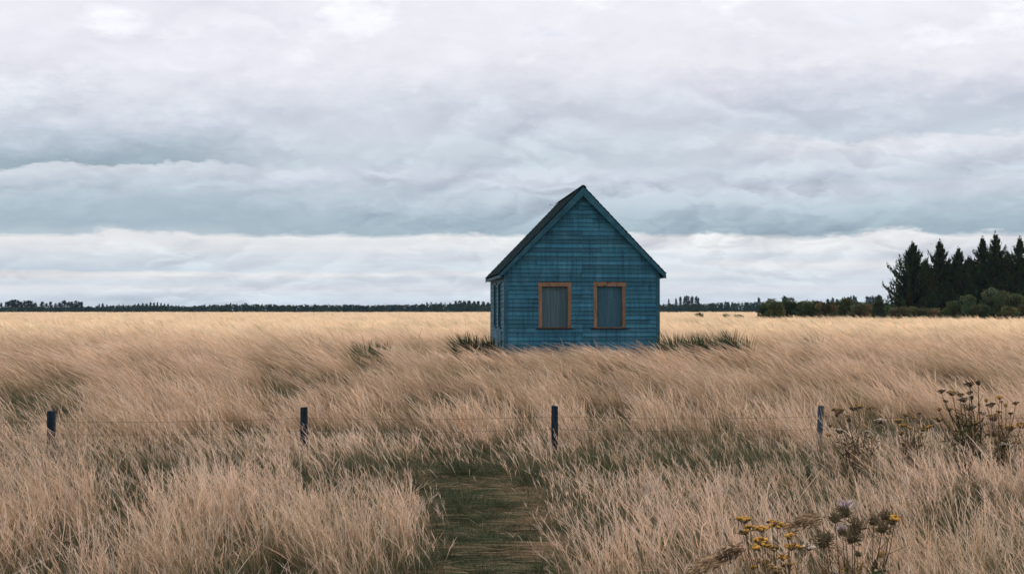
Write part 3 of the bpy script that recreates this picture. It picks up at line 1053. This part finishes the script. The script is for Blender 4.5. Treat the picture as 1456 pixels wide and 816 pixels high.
def conifer(name, loc, H_, Rb, seed, label, group, lopsided=0.0):
    rr = random.Random(seed)
    T = empty(name, loc, rr.uniform(0, 6), label, 'tree', group)
    T.rotation_euler = (0, 0, 0)
    fo = MB(); tr = MB()
    tr.tube([(0, 0, -.5), (0, 0, H_ * .3), (rr.uniform(-.2, .2), 0, H_ * .65), (rr.uniform(-.2, .2), 0, H_ * .97)], [H_ * .03, H_ * .024, H_ * .012, .03], 8)
    nb = 210; nw = rr.choice([9, 10, 11, 12])
    for i in range(nb):
        s = (i + .5) / nb
        s = s ** 1.12
        s = (round(s * nw) + rr.gauss(0, .13)) / nw
        s = min(.985, max(.004, s))
        zb = H_ * (.02 + .92 * s)
        rad = Rb * 1.6 * ((1 - s) ** 1.04) * (.62 + .42 * min(1, s * 4 + .3)) * rr.uniform(.45, 1.05) + .04
        if rr.random() < .16: rad *= 1.3
        a = rr.uniform(0, 2 * math.pi)
        el = R(rr.uniform(0, 20) + 22 * s)
        dirv = Vector((math.cos(a) * math.cos(el), math.sin(a) * math.cos(el), math.sin(el)))
        if lopsided and dirv.x < 0: rad *= 1 + lopsided * (1 - s)
        pts = []
        for k in range(6):
            f = k / 5
            pp = Vector((0, 0, zb)) + dirv * rad * f + Vector((0, 0, .30 * rad * f ** 2.4 * (.6 + .8 * s)))
            pts.append(pp)
        tr.tube([tuple(p) for p in pts[:4]], [.06 + .05 * (1 - s), .05, .035, .02], 4, cap=False)
        col = (.014 + rr.random() * .016, .023 + rr.random() * .022, .011 + rr.random() * .008)
        m_ = int(4 + rad * 2.6)
        for k in range(m_):
            f = (k + rr.random()) / m_
            f = .12 + .88 * f
            j = min(4, int(f * 5)); g = f * 5 - j
            pp = pts[j].lerp(pts[j + 1], g)
            dd = (pts[j + 1] - pts[j]).normalized() + Vector((0, 0, .35 + .5 * f))
            spray(fo, pp, dd, 7, .66 * (1.15 - .35 * f) * (1.1 - .5 * s), .15 * (1.1 - .5 * s), rr, col, .42 - .2 * s)
        # upright leader at the tip
        tp = pts[5]
        for k in range(6):
            spray(fo, tp + (dirv * .35 + Vector((0, 0, .9))) * (.24 * k * (1.1 - .4 * s)), dirv * .4 + Vector((0, 0, 1)), 5 - k // 2, .5 - .06 * k, .12 - .015 * k, rr, col, .2)
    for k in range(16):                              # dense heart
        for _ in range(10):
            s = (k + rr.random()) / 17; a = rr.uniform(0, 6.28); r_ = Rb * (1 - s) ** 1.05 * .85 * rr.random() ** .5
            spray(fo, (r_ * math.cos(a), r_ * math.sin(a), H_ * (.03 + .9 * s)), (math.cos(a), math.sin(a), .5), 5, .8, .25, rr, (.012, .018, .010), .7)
    for k in range(7):
        spray(fo, (rr.uniform(-.1, .1), 0, H_ * (.90 + .018 * k)), (0, 0, 1), 5, .45, .08, rr, (.02, .03, .016), .3)
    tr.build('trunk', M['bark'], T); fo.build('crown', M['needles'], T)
    return T


def gz(x, y): return float(ground_z(x, y))


cons = [  # px, top py, depth, base radius
    (1298, 345, 255, 5.4, .15, 'broad black-green conifer at the left end of the dark row, nearest the house'),
    (1336, 342, 262, 4.6, 0, 'second dark conifer from the left in the row, with a single pointed tip'),
    (1363, 353, 258, 3.6, 0, 'shorter narrow dark conifer between two taller ones in the row'),
    (1397, 337, 266, 4.2, 0, 'dark conifer with a ragged leaning top just left of the tallest one'),
    (1416, 332, 258, 4.6, 0, 'tallest black-green conifer of the dark row'),
    (1450, 338, 255, 4.8, 0, 'dark conifer cut by the right edge of the photo'),
    (1317, 372, 272, 4.2, 0, 'low dark conifer filling the gap between the first and second of the row'),
    (1378, 366, 274, 4.8, 0, 'broad low dark conifer between the short narrow one and the ragged one'),
    (1433, 358, 276, 4.6, 0, 'dark conifer behind the gap between the tallest and the edge one'),
    (1349, 374, 276, 4.0, 0, 'low dark conifer behind the gap between the second and third of the row'),
]
for i, (px, py, Y, rb, lop, lab) in enumerate(cons):
    X = at(px, py, Y)[0]; g = gz(X, Y)
    conifer('conifer_tree', (X, Y, g), at(px, py, Y)[2] - g, rb, 40 + i, lab, 'row of dark conifers at the right', lop)
# a low broad tree fills the row between the third and the fourth


# ------------------------------------------------------------------ shrubs
def shrub(px, ptop, hw_px, Y, seed, col, label, pointed=False, name='shrub'):
    rr = random.Random(seed)
    X, _, Zt = at(px, ptop, Y); g = gz(X, Y); H_ = Zt - g; Rr = hw_px / F * Y
    T = empty(name, (X, Y, g), 0, label, 'shrub', 'scrub in front of the dark conifers')
    st = MB(); fo = MB()
    lobes = []
    if pointed:
        for k in range(9):
            s = k / 8; lobes.append((0, 0, H_ * (.1 + .82 * s), Rr * (1 - s) ** .8 + .15, .5))
    else:
        for k in range(15):
            a = rr.uniform(0, 6.28); r_ = Rr * .85 * rr.random() ** .5
            q = rr.uniform(.18, .46)
            lobes.append((r_ * math.cos(a), r_ * math.sin(a), H_ * rr.uniform(.10, 1 - q * .6), Rr * q, .8))
        for k in range(8):                           # skirt of low growth down to the grass
            a = rr.uniform(0, 6.28); lobes.append((Rr * rr.uniform(.3, .85) * math.cos(a), Rr * rr.uniform(.3, .85) * math.sin(a), H_ * .14, Rr * rr.uniform(.2, .32), .7))
        lobes.append((rr.uniform(-.2, .2) * Rr, 0, H_ * .74, min(Rr * .5, H_ * .27), .9))
    for (lx, ly, lz, lr, sq) in lobes:
        st.tube([(lx * .1, ly * .1, -.2), (lx * .5, ly * .5, lz * .45), (lx, ly, lz)], [.07, .05, .02], 4, cap=False)
        n = int(150 * max(.4, lr) ** 1.2) + 30
        ck = rr.uniform(.6, 1.7); tint = rr.choice([(1, 1, 1), (1, 1, 1), (1.25, 1.05, .95), (.8, 1.0, .9)])
        for _ in range(n):
            d = Vector((rr.gauss(0, 1), rr.gauss(0, 1), rr.gauss(0, 1))).normalized()
            p = Vector((lx, ly, lz)) + Vector((d.x * lr, d.y * lr, d.z * lr * sq)) * rr.uniform(.55, 1.08)
            if p.z < .05: p.z = rr.uniform(.05, .5)
            spray(fo, p, d + Vector((0, 0, .3)), 2, .34, .11, rr, tuple(c * ck * w for c, w in zip(col, tint)), .6)
    st.build('stem', M['bark'], T); fo.build('crown', M['leaves'], T)


OL = (.072, .088, .042); OB = (.100, .092, .054); DG = (.044, .064, .034); GG = (.072, .090, .050)
sh_list = [
    (1100, 425, 17, 215, OL, 'dark olive rounded shrub at the left end of the scrub row'),
    (1122, 421, 14, 218, DG, 'taller dark shrub just right of the leftmost rounded shrub'),
    (1150, 428, 19, 222, OL, 'low wide olive shrub in the middle of the scrub row'),
    (1175, 430, 15, 212, OB, 'brownish shrub right of the low wide olive one'),
    (1199, 424, 15, 220, OL, 'round-topped olive shrub below the far blue conifers'),
    (1223, 431, 16, 212, OB, 'brown and green shrub left of the small pointed evergreen'),
    (1284, 437, 15, 205, OB, 'low brown scrub bush at the foot of the broad left conifer'),
    (1318, 440, 15, 205, OB, 'lowest brown scrub bush, before the trunks of the dark conifers'),
    (1345, 438, 12, 203, OL, 'small green bush left of the grey-green rounded group'),
    (1376, 419, 17, 196, GG, 'grey-green rounded bush left of the tallest bush'),
    (1411, 407, 20, 198, GG, 'tallest grey-green bush in front of the dark conifers'),
    (1441, 416, 18, 200, GG, 'grey-green bush right of the tallest bush'),
    (1390, 434, 15, 188, DG, 'low dark green bush at the foot of the tallest bush'),
    (1432, 436, 14, 188, OL, 'low olive bush in the grass at the front right of the bushes'),
    (1089, 432, 12, 224, DG, 'small dark bush at the very left tip of the scrub row'),
    (1136, 430, 14, 226, OL, 'bush filling the gap between the tall dark shrub and the low wide one'),
    (1163, 429, 13, 228, DG, 'dark bush behind the low wide olive shrub'),
    (1187, 430, 14, 226, GG, 'grey-green bush between the brownish shrub and the round-topped one'),
    (1213, 429, 13, 228, DG, 'dark green bush behind the brown and green shrub'),
    (1237, 432, 12, 222, OL, 'olive bush touching the left side of the small pointed evergreen'),
    (1268, 434, 13, 222, DG, 'dark bush touching the right side of the small pointed evergreen'),
    (1302, 437, 14, 214, OL, 'low olive bush between the two low brown scrub bushes'),
    (1358, 428, 14, 200, OL, 'olive bush at the left end of the grey-green rounded group'),
    (1425, 420, 15, 204, OL, 'olive bush between the tallest bush and its right neighbour'),
    (1458, 420, 16, 204, GG, 'tall grey-green bush cut by the right edge of the photo'),
    (1458, 434, 12, 190, OB, 'brownish low bush cut by the right edge of the photo'),
]
for i, (px, py, hw, Y, col, lab) in enumerate(sh_list):
    shrub(px, py, hw, Y, 70 + i, col, lab)
shrub(1250, 420, 10, 205, 95, (.040, .058, .036), 'small pointed grey-green evergreen standing before the broad left conifer', True, 'pointed_evergreen')


# ------------------------------------------------------------------ distant conifers and woodland
def far_conifer_mesh(seed):
    rr = random.Random(seed)
    fo = MB(); tr = MB()
    tr.tube([(0, 0, -.05), (0, 0, .95)], [.02, .005], 5)
    w = rr.uniform(.17, .25)
    for i in range(95):
        s = rr.random() ** .8
        a = rr.uniform(0, 6.28); r_ = w * (1 - s) ** .8 * rr.uniform(.5, 1.1)
        k = rr.uniform(.7, 1.3)
        spray(fo, (r_ * math.cos(a) * .6, r_ * math.sin(a) * .6, .04 + .9 * s), (math.cos(a), math.sin(a), .7), 3, .10 * (1.2 - .5 * s), .035, rr, (.010 * k, .032 * k, .036 * k), .4)
    spray(fo, (0, 0, .92), (0, 0, 1), 4, .09, .015, rr, (.010, .032, .036), .15)
    return fo.mesh('crown'), tr.mesh('trunk')


protos = []
for k in range(5):
    a, b = far_conifer_mesh(200 + k); a.materials.append(M['wood_far']); b.materials.append(M['bark']); protos.append((a, b))


def far_conifer(px, py, Y, k, wide, label, group):
    X, _, Zt = at(px, py, Y); g = gz(X, Y)
    T = empty('distant_conifer', (X, Y, g), 0, label, 'tree', group); h = Zt - g
    for me, nm in zip(protos[k % 5], ('crown', 'trunk')):
        o = bpy.data.objects.new(nm, me); COL.objects.link(o); o.parent = T
    T.scale = (h * wide, h * wide, h); T.rotation_euler = (0, 0, k * 1.7)


groves = [
    ([(2, 430), (10, 429), (14, 427.5), (18, 426), (22, 425.5), (26, 427), (30, 429), (35, 427.5), (40, 427), (43.5, 427), (50, 429.5), (60, 428.5), (66, 431), (72, 428.5), (79, 430.5), (85, 429.5), (91, 427), (98, 429), (102, 428.5), (108, 427), (112, 428.5), (116, 429)],
     'dark blue-green conifer in the tall grove at the far left of the horizon', 'conifers of the far left grove'),
    ([(141, 432), (146, 431), (152, 433), (166, 434), (175, 432.5), (183, 433.5), (192, 432), (197, 431), (203, 430.5), (209, 431), (214, 429.5), (219, 430), (224, 429.5), (229, 430), (234, 431), (239, 432)],
     'conifer in the lower grove on the horizon right of the far left grove', 'conifers of the second grove from the left'),
    ([(328, 430.5), (345, 433), (411, 433.5), (437, 434), (557, 433), (600, 431), (607, 429.5), (613, 429), (620, 430), (627, 429.5), (640, 430)],
     'single conifer tip above the long dark wood left of the house', 'conifer tips above the long wood'),
    ([(648, 427.5), (654, 427), (660, 427.5), (667, 427.5), (674, 428), (680, 428), (687, 428), (694, 429), (700, 429)],
     'conifer in the darker clump on the horizon just left of the house', 'conifers just left of the house'),
    ([(951, 424.5), (961, 424), (967.5, 422), (973.5, 421), (976.5, 420), (979, 420.5), (983, 421), (985, 421), (990, 421), (993, 423)],
     'slender conifer in the ragged tall clump on the horizon right of the house', 'conifers right of the house'),
    ([(1168, 428), (1177, 425), (1184, 423), (1190, 425), (1206, 421.5), (1210, 420.5), (1214, 420), (1217, 422), (1233, 421), (1237, 421), (1241, 419.5), (1245, 421), (1079, 423)],
     'pale blue conifer far behind the scrub row', 'blue conifers behind the scrub'),
]
for gi, (pts, lab, grp) in enumerate(groves):
    for k, (px, py) in enumerate(pts):
        wide = 1.7 if gi in (0, 3) else (1.0 if gi != 4 else .75)
        far_conifer(px, py, 930 + (k * 37 % 60) + (250 if gi == 5 else 0), k + gi, wide * (.85 + (k * 13 % 7) * .06), lab, grp)


def woodland():
    Y0 = 880
    V, Q, C = [], [], []; off = 0
    rr = np.random.default_rng(5)
    xs = np.arange(-560, 720, 2.7)
    for row in range(4):
        for x in xs:
            x = x + rr.normal(0, 1.5); Y = Y0 + row * 22 + rr.normal(0, 6)
            px = x / Y * F + CX
            top = np.interp(px, [0, 110, 140, 200, 270, 330, 420, 560, 610, 700, 760, 940, 970, 1010, 1030, 1080, 1120, 1250], [437, 437, 436, 435, 436, 433, 434.5, 434, 433, 431.5, 432, 433, 433, 432, 430, 430, 430, 430])
            top += (fbm(np.array([x * .06]), np.array([row * 3.7]), 88)[0] - .5) * 3.5 + rr.normal(0, .7) - row * .4
            g = gz(x, Y); H_ = CAMZ - (top - HY) / F * Y - g
            H_ = max(2.2, H_)
            R_ = rr.uniform(1.6, 3.0); conic = rr.random() < .45
            hue = rr.random()
            base = lerp(np.array([.010, .034, .036]), np.array([.040, .052, .030]), hue ** 1.8) * rr.uniform(.7, 1.25)
            n = 60
            s = rr.random(n) ** (1.0 if conic else .75); a = rr.uniform(0, 2 * np.pi, n)
            rad = R_ * ((1 - s) ** .75 + .08 if conic else np.sqrt(np.clip(1 - (2 * s - .9) ** 2 * .82, .05, 1))) * rr.uniform(.6, 1.05, n)
            c = np.stack([x + rad * np.cos(a), Y + rad * np.sin(a), g + .1 + H_ * .93 * s], 1)
            sz = rr.uniform(.8, 1.7, n) * (1.25 - .6 * s)
            d1 = rr.normal(0, 1, (n, 3)); d1[:, 1] *= .4; d1 /= np.linalg.norm(d1, axis=1)[:, None]
            d2 = np.cross(d1, rr.normal(0, 1, (n, 3))); d2 /= np.linalg.norm(d2, axis=1)[:, None]
            p = np.stack([c - d1 * sz[:, None] * .5, c + d2 * sz[:, None] * .45, c + d1 * sz[:, None] * .6, c - d2 * sz[:, None] * .45], 1)
            V.append(p.reshape(-1, 3)); i = off + np.arange(n) * 4
            Q.append(np.stack([i, i + 1, i + 2, i + 3], 1)); off += n * 4
            C.append(np.repeat(base[None] * rr.uniform(.7, 1.35, (n, 1)), 4, 0))
    o = np_mesh('woodland', np.concatenate(V), np.concatenate(Q), np.concatenate(C), M['wood_far'], False)
    tag(o, 'long low dark wood along the whole horizon', 'wood', kind='stuff')


woodland()


# ------------------------------------------------------------------ rush tussocks
def tussock(px, pytop, Y, hw_px, seed, label, n=150, tone=1.0):
    rr = np.random.default_rng(seed)
    X, _, Zt = at(px, pytop, Y); g = gz(X, Y); H_ = max(.35, Zt - g); rad = hw_px / F * Y
    base = np.stack([rr.normal(0, rad * .33, n), rr.normal(0, rad * .3, n), np.full(n, -.05)], 1)
    h = H_ * rr.uniform(.45, 1.0, n) ** .8
    out = base[:, :2] / max(rad, .01)
    lean = out * .55 + rr.normal(0, .14, (n, 2)) + np.array([-.22, 0])
    c0 = np.array([.026, .050, .024]) * tone
    c = c0[None] * rr.uniform(.6, 1.6, (n, 1))
    dry = rr.random(n) < .12
    c = np.where(dry[:, None], np.array([.20, .14, .085])[None], c)
    V, Q, C = ribbons(base, h, lean, rr.uniform(.03, .055, n) * max(1, Y / 42), rr.uniform(-1, 1, n), 4, prof_blade, lambda tt: c, .25, 1.8)
    o = np_mesh('rush_tussock', V, Q, C, M['rush']); o.location = (X, Y, g)
    tag(o, label, 'tussock', 'dark rush tussocks in the meadow')


for i, a in enumerate([
    (668, 464, 38.6, 24, 'big dark green rush tussock left of the house', 260, 1.0),
    (699, 470, 39.2, 15, 'dark rush tussock touching the left wall of the house', 160, 1.0),
    (520, 475, 36.5, 20, 'low green tussock alone in the grass well left of the house', 90, 1.5),
    (546, 474, 38, 15, 'paler small tussock between the lone left tussock and the house', 70, 1.7),
    (957, 462, 38.8, 18, 'dark tussock against the right corner of the house', 130, 1.5),
    (982, 465, 39.2, 17, 'second tussock to the right of the house', 110, 1.6),
    (1000, 464, 38.9, 15, 'dark tussock in the middle of the patch right of the house', 120, 1.4),
    (1024, 463, 39.5, 16, 'tall spiky tussock in the patch right of the house', 110, 1.5),
    (1042, 460, 39.2, 14, 'tallest thin tussock near the right end of the patch', 110, 1.3),
    (1058, 467, 39.4, 17, 'low tussock at the right end of the patch by the house', 100, 1.6),
    (995, 442.3, 235, 5, 'dark pointed tuft alone in the far field right of the house', 90, 1.6),
    (1033, 444.3, 235, 5, 'far dark tuft below the distant wood, left of the scrub row', 70, 2.0),
    (1050, 444.6, 230, 6, 'low far tuft just left of the scrub row', 70, 2.2),
    (1160, 470, 42, 15, 'small grey-green tussock far right of the house', 80, 1.8),
]):
    tussock(*a[:4], 300 + i, *a[4:])


# ------------------------------------------------------------------ flowering weeds
BR = (.125, .092, .060); OCH = (.33, .21, .085); YEL = (.52, .29, .07); PALE = (.56, .46, .36); PUR = (.36, .26, .40); DK = (.070, .056, .036); GRN = (.070, .085, .046)


def weed(name, base_px, Y, heads, seed, label, cat, group=None, stemcol=BR, thick=.0045, foliage=110):
    """heads: list of (px, py, kind, size in m)"""
    rr = random.Random(seed)
    X = (base_px - CX) / F * Y; g = gz(X, Y)
    T = empty(name, (X, Y, g), 0, label, cat, group)
    st = MB()
    tops = []
    for (px, py, kind, sz) in heads:
        dy = rr.uniform(-.25, .25); x, _, z = at(px, py, Y + dy)
        tops.append((x - X, dy, z - g, kind, sz))
    # main stalks rise from the base, heads branch off the nearest stalk
    for (x, y, z, kind, sz) in tops:
        bx = x * .25 + rr.uniform(-.05, .05); by = y * .4
        f = rr.uniform(.5, .7)
        mid = (bx + (x - bx) * f * .55 + rr.uniform(-.02, .02), by + (y - by) * f, z * f)
        near = (bx + (x - bx) * .8, by + (y - by) * .85, z * .84)
        st.tube([(bx, by, -.05), mid, near, (x, y, z - .004)], [thick * 1.3, thick, thick * .8, thick * .6], 5, stemcol)
        for q in range(5):                          # side twigs
            if rr.random() < .7:
                p = Vector(mid).lerp(Vector(near), rr.random())
                st.tube([tuple(p), tuple(p + Vector((rr.uniform(-.13, .13), rr.uniform(-.06, .06), rr.uniform(.02, .13))))], [thick * .6, thick * .4], 4, stemcol)
    st.build('stem', M['plant'], T)
    lf = MB()
    for _ in range(foliage):
        (x, y, z, kind, sz) = rr.choice(tops); f = rr.uniform(.12, .75)
        p = (x * f, y * f, z * f)
        spray(lf, p, (rr.uniform(-1, 1), rr.uniform(-1, 1), .6), 3, .11, .012, rr, rr.choice([GRN, BR, (.20, .135, .06), (.26, .19, .11)]), .7)
    if foliage: lf.build('leaves', M['plant'], T)
    for (x, y, z, kind, sz) in tops:
        mb = MB()
        if kind in ('umbel_dark', 'umbel_ochre', 'umbel_pale', 'tansy'):
            col = {'umbel_dark': DK, 'umbel_ochre': OCH, 'umbel_pale': PALE, 'tansy': YEL}[kind]
            n = max(6, int(16 * (sz / .07) ** 1.2)); n = min(n, 46)
            tilt = (rr.uniform(-.2, .2), rr.uniform(-.2, .2))
            for _ in range(n):
                a = rr.uniform(0, 6.28); r_ = sz * .5 * rr.random() ** .5
                dx, dy = r_ * math.cos(a), r_ * math.sin(a)
                zz = z + (.35 * sz * (1 - (2 * r_ / sz) ** 2) * .4) + dx * tilt[0] + dy * tilt[1] + rr.uniform(-.006, .006)
                k = rr.uniform(.55, 1.35)
                cc = col if rr.random() > .22 else (BR if kind != 'umbel_dark' else OCH)
                mb.ball((x + dx, y + dy, zz), rr.uniform(.008, .0135) * (1.0 if sz < .1 else 1.15), tuple(c * k for c in cc), (1, 1, .65), 6, 4, .15)
                mb.tube([(x + dx, y + dy, zz - .004), (x + dx * .3, y + dy * .3, z - sz * .28)], [.0018, .0018], 3, stemcol, cap=False)
        elif kind == 'thistle' or kind == 'thistle_purple':
            mb.ball((x, y, z), sz * .34, (.10, .08, .05), (1, 1, .9), 8, 6, .2)
            for _ in range(150):
                a = rr.uniform(0, 6.28); e = rr.uniform(-.6, 1.3)
                d = (math.cos(a) * math.cos(e), math.sin(a) * math.cos(e), math.sin(e))
                q_ = rr.uniform(.2, .36); spray(mb, (x + d[0] * sz * q_, y + d[1] * sz * q_, z + d[2] * sz * q_), d, 1, sz * .36, sz * .045, rr, (.17, .13, .078), .35)
            if kind == 'thistle_purple':
                for _ in range(40):
                    a = rr.uniform(0, 6.28); r_ = rr.random() ** .5
                    d = (math.cos(a) * r_ * .9, math.sin(a) * r_ * .9, .8)
                    spray(mb, (x + d[0] * sz * .4, y + d[1] * sz * .4, z + sz * .42), d, 1, sz * .42, sz * .05, rr, (.56, .48, .50) if rr.random() < .8 else (.42, .31, .40), .2)
        elif kind == 'bud':
            mb.ball((x, y, z), sz * .5, DK if rr.random() < .6 else OCH, (1, 1, 1.2), 7, 5, .12)
        mb.build('flower_head', M['plant'], T)
    return T


UD, UO, UP, TA, TH, TP, BU = 'umbel_dark', 'umbel_ochre', 'umbel_pale', 'tansy', 'thistle', 'thistle_purple', 'bud'
weed('umbel_plant', 1222, 15.6, [(1192, 583, UO, .19), (1213, 581, UD, .11), (1222, 577, UO, .13), (1238, 580, UO, .10), (1190, 590, BU, .05), (1207, 597, BU, .055), (1252, 598, UP, .16), (1193, 612, UP, .14), (1178, 618, TA, .09), (1181, 605, UO, .08), (1233, 613, UP, .07), (1205, 591, UO, .06), (1244, 632, UP, .07)],
     501, 'withered flat-topped umbel plant just right of the rightmost fence post', 'plant', 'withered weeds at the right', BR, .0052)
weed('umbel_plant', 1298, 15.8, [(1278, 598, UO, .14), (1283, 604, TA, .09), (1288, 590, UO, .09), (1300, 593, UO, .06), (1281, 615, UO, .12), (1294, 607, TA, .05), (1312, 610, UO, .12), (1320, 606, TA, .11), (1308, 588, UD, .04)],
     502, 'low ochre-headed weed between the umbel plant by the post and the tall brown clump', 'plant', 'withered weeds at the right', BR, .004)
weed('umbel_plant', 1386, 15.2, [(1338, 556, UD, .10), (1354, 558, UO, .15), (1379, 546, UD, .13), (1391, 544, BU, .06), (1365, 561, UO, .11), (1378, 558, UD, .09), (1370, 567, UP, .16), (1377, 577, UP, .22), (1345, 570, UD, .07), (1335, 582, UO, .08), (1350, 582, UO, .10), (1392, 575, BU, .045), (1382, 565, BU, .05), (1385, 601, UO, .14), (1362, 592, UO, .10), (1334, 596, UO, .13), (1398, 587, UP, .10), (1372, 603, UO, .10)],
     503, 'tallest brown withered weed clump with many flat heads, upper right of the meadow', 'plant', 'withered weeds at the right', DK, .0062, 150)
weed('umbel_plant', 1425, 15.4, [(1402, 569, BU, .05), (1409, 575, UD, .13), (1421, 565, TA, .10), (1424, 571, UO, .06), (1430, 576, BU, .05), (1413, 592, UO, .22), (1420, 585, TA, .08), (1437, 588, UD, .08), (1444, 573, UD, .09), (1436, 608, TA, .15), (1452, 604, TA, .16), (1422, 604, TA, .05), (1428, 632, UP, .13), (1447, 628, UO, .09)],
     504, 'yellow and brown weed clump right of the tallest one, at the photo edge', 'plant', 'withered weeds at the right', BR, .005, 110)
weed('tansy_plant', 1112, 6.9, [(1058, 738, TA, 0.085), (1066, 750, TA, 0.073), (1060, 756, TA, 0.067), (1083, 751, TA, 0.079), (1098, 744, TA, 0.073), (1106, 747, TA, 0.067), (1121, 747, TA, 0.061), (1122, 762, TA, 0.061), (1083, 769, TA, 0.104), (1074, 777, TA, 0.073), (1090, 774, TA, 0.061), (1126, 776, TA, 0.091), (1136, 778, TA, 0.055), (1101, 780, UO, 0.061), (1112, 792, TA, 0.073), (1088, 800, UO, 0.085), (1071, 806, TA, 0.049), (1122, 803, UO, 0.073), (1104, 809, UO, 0.098)],
     505, 'yellow-flowered tansy in the right foreground', 'plant', 'weeds in the right foreground', (.12, .10, .06), .003, 170)
weed('thistle_plant', 1215, 6.8, [(1201, 729, TP, 0.091), (1187, 738, TH, 0.073), (1198, 757, TP, 0.055), (1216, 752, TH, 0.104), (1212, 766, TH, 0.091), (1242, 741, TH, 0.073), (1254, 752, TH, 0.085), (1258, 735, TH, 0.079), (1268, 741, TH, 0.073), (1273, 736.5, TA, 0.061), (1170, 772, TH, 0.098), (1176, 765, TH, 0.073), (1220, 788, TH, 0.043), (1253, 788, BU, 0.037), (1207, 811, TA, 0.055), (1150, 777, UP, 0.073)],
     506, 'dried brown thistle with two pale purple heads beside the tansy', 'plant', 'weeds in the right foreground', (.09, .072, .042), .0032, 170)


def plume(px0, py0, px1, py1, Y, seed, label, col):
    """bent stalk with a soft drooping seed head from (px0,py0) at its tip to (px1,py1)"""
    rr = random.Random(seed)
    a = Vector(at(px1, py1, Y)); b = Vector(at(px0, py0, Y)); base = Vector((a.x + .12, Y + .05, gz(a.x, Y)))
    T = empty('reed_grass', tuple(base), 0, label, 'grass stalk', 'bent seed heads in the right foreground')
    st = MB(); A = a - base; B = b - base
    st.tube([(0, 0, -.05), (A.x * .3, 0, A.z * .55), (A.x * .7, 0, A.z * .9), tuple(A), tuple(A.lerp(B, .5) + Vector((0, 0, .02))), tuple(B)], [.004, .0035, .003, .0028, .002, .001], 5, (.22, .15, .09))
    st.build('stem', M['plant'], T)
    mb = MB()
    for _ in range(240):
        f = rr.random(); p = A.lerp(B, f) + Vector((0, 0, .02 * 4 * f * (1 - f)))
        d = (B - A).normalized() + Vector((0, 0, -.25))
        spray(mb, p + Vector((rr.gauss(0, .008), rr.gauss(0, .012), rr.gauss(-.006, .010))), d, 1, .05, .006, rr, col, .3)
    mb.build('seed_head', M['plant'], T)


plume(986, 812, 1022, 797, 6.6, 601, 'pale bent seed head lowest in the right foreground, left of the tansy', (.40, .28, .17))
plume(1020, 797, 1057, 779, 6.7, 602, 'brown bent seed head between the pale one and the tansy', (.20, .13, .08))
plume(1128, 748, 1168, 737, 6.8, 603, 'bent straw seed head between the tansy and the thistle', (.30, .20, .12))


# ------------------------------------------------------------------ birds
def bird(px, py, Y, span, label):
    T = empty('bird', at(px, py, Y), .4, label, 'bird', 'birds in the sky')
    mb = MB(); mb.tube([(0, -span * .28, 0), (0, -span * .15, .004), (0, 0, 0), (0, span * .2, 0), (0, span * .34, .0)], [.003, span * .06, span * .075, span * .04, .004], 6)
    mb.build('body', M['bird'], T)
    for s in (-1, 1):
        w = MB()
        a = [(s * .02, -.05 * span / .3, .0), (s * span * .28, -.07 * span / .3, span * .06), (s * span * .5, .02, span * .0), (s * span * .27, .03, span * .05), (s * .02, .05 * span / .3, 0)]
        b = [(p[0], p[1], p[2] + .006) for p in a]
        w.add(a + b, [(0, 1, 2, 3, 4), (9, 8, 7, 6, 5)] + [(i, (i + 1) % 5, 5 + (i + 1) % 5, 5 + i) for i in range(5)])
        w.build('wing', M['bird'], T)


bird(783, 291.3, 90, .42, 'small grey bird gliding past the left slope of the house roof')
bird(1324, 347.5, 140, .3, 'tiny bird above the dark conifers')


# ------------------------------------------------------------------ thin air haze
def build_haze():
    m, t, out = new_mat('thin_air')
    v = t.n('ShaderNodeVolumePrincipled'); v.inputs['Color'].default_value = (.55, .75, .95, 1)
    v.inputs['Density'].default_value = HAZE; v.inputs['Anisotropy'].default_value = 0
    t.link(v.outputs[0], out.inputs['Volume'])
    mb = MB(); mb.box(-2100, 2100, -120, 2750, -3, 32)
    o = mb.build('haze', m); tag(o, 'thin bluish air over the meadow', 'haze', kind='stuff')


HAZE = .00005
build_haze()
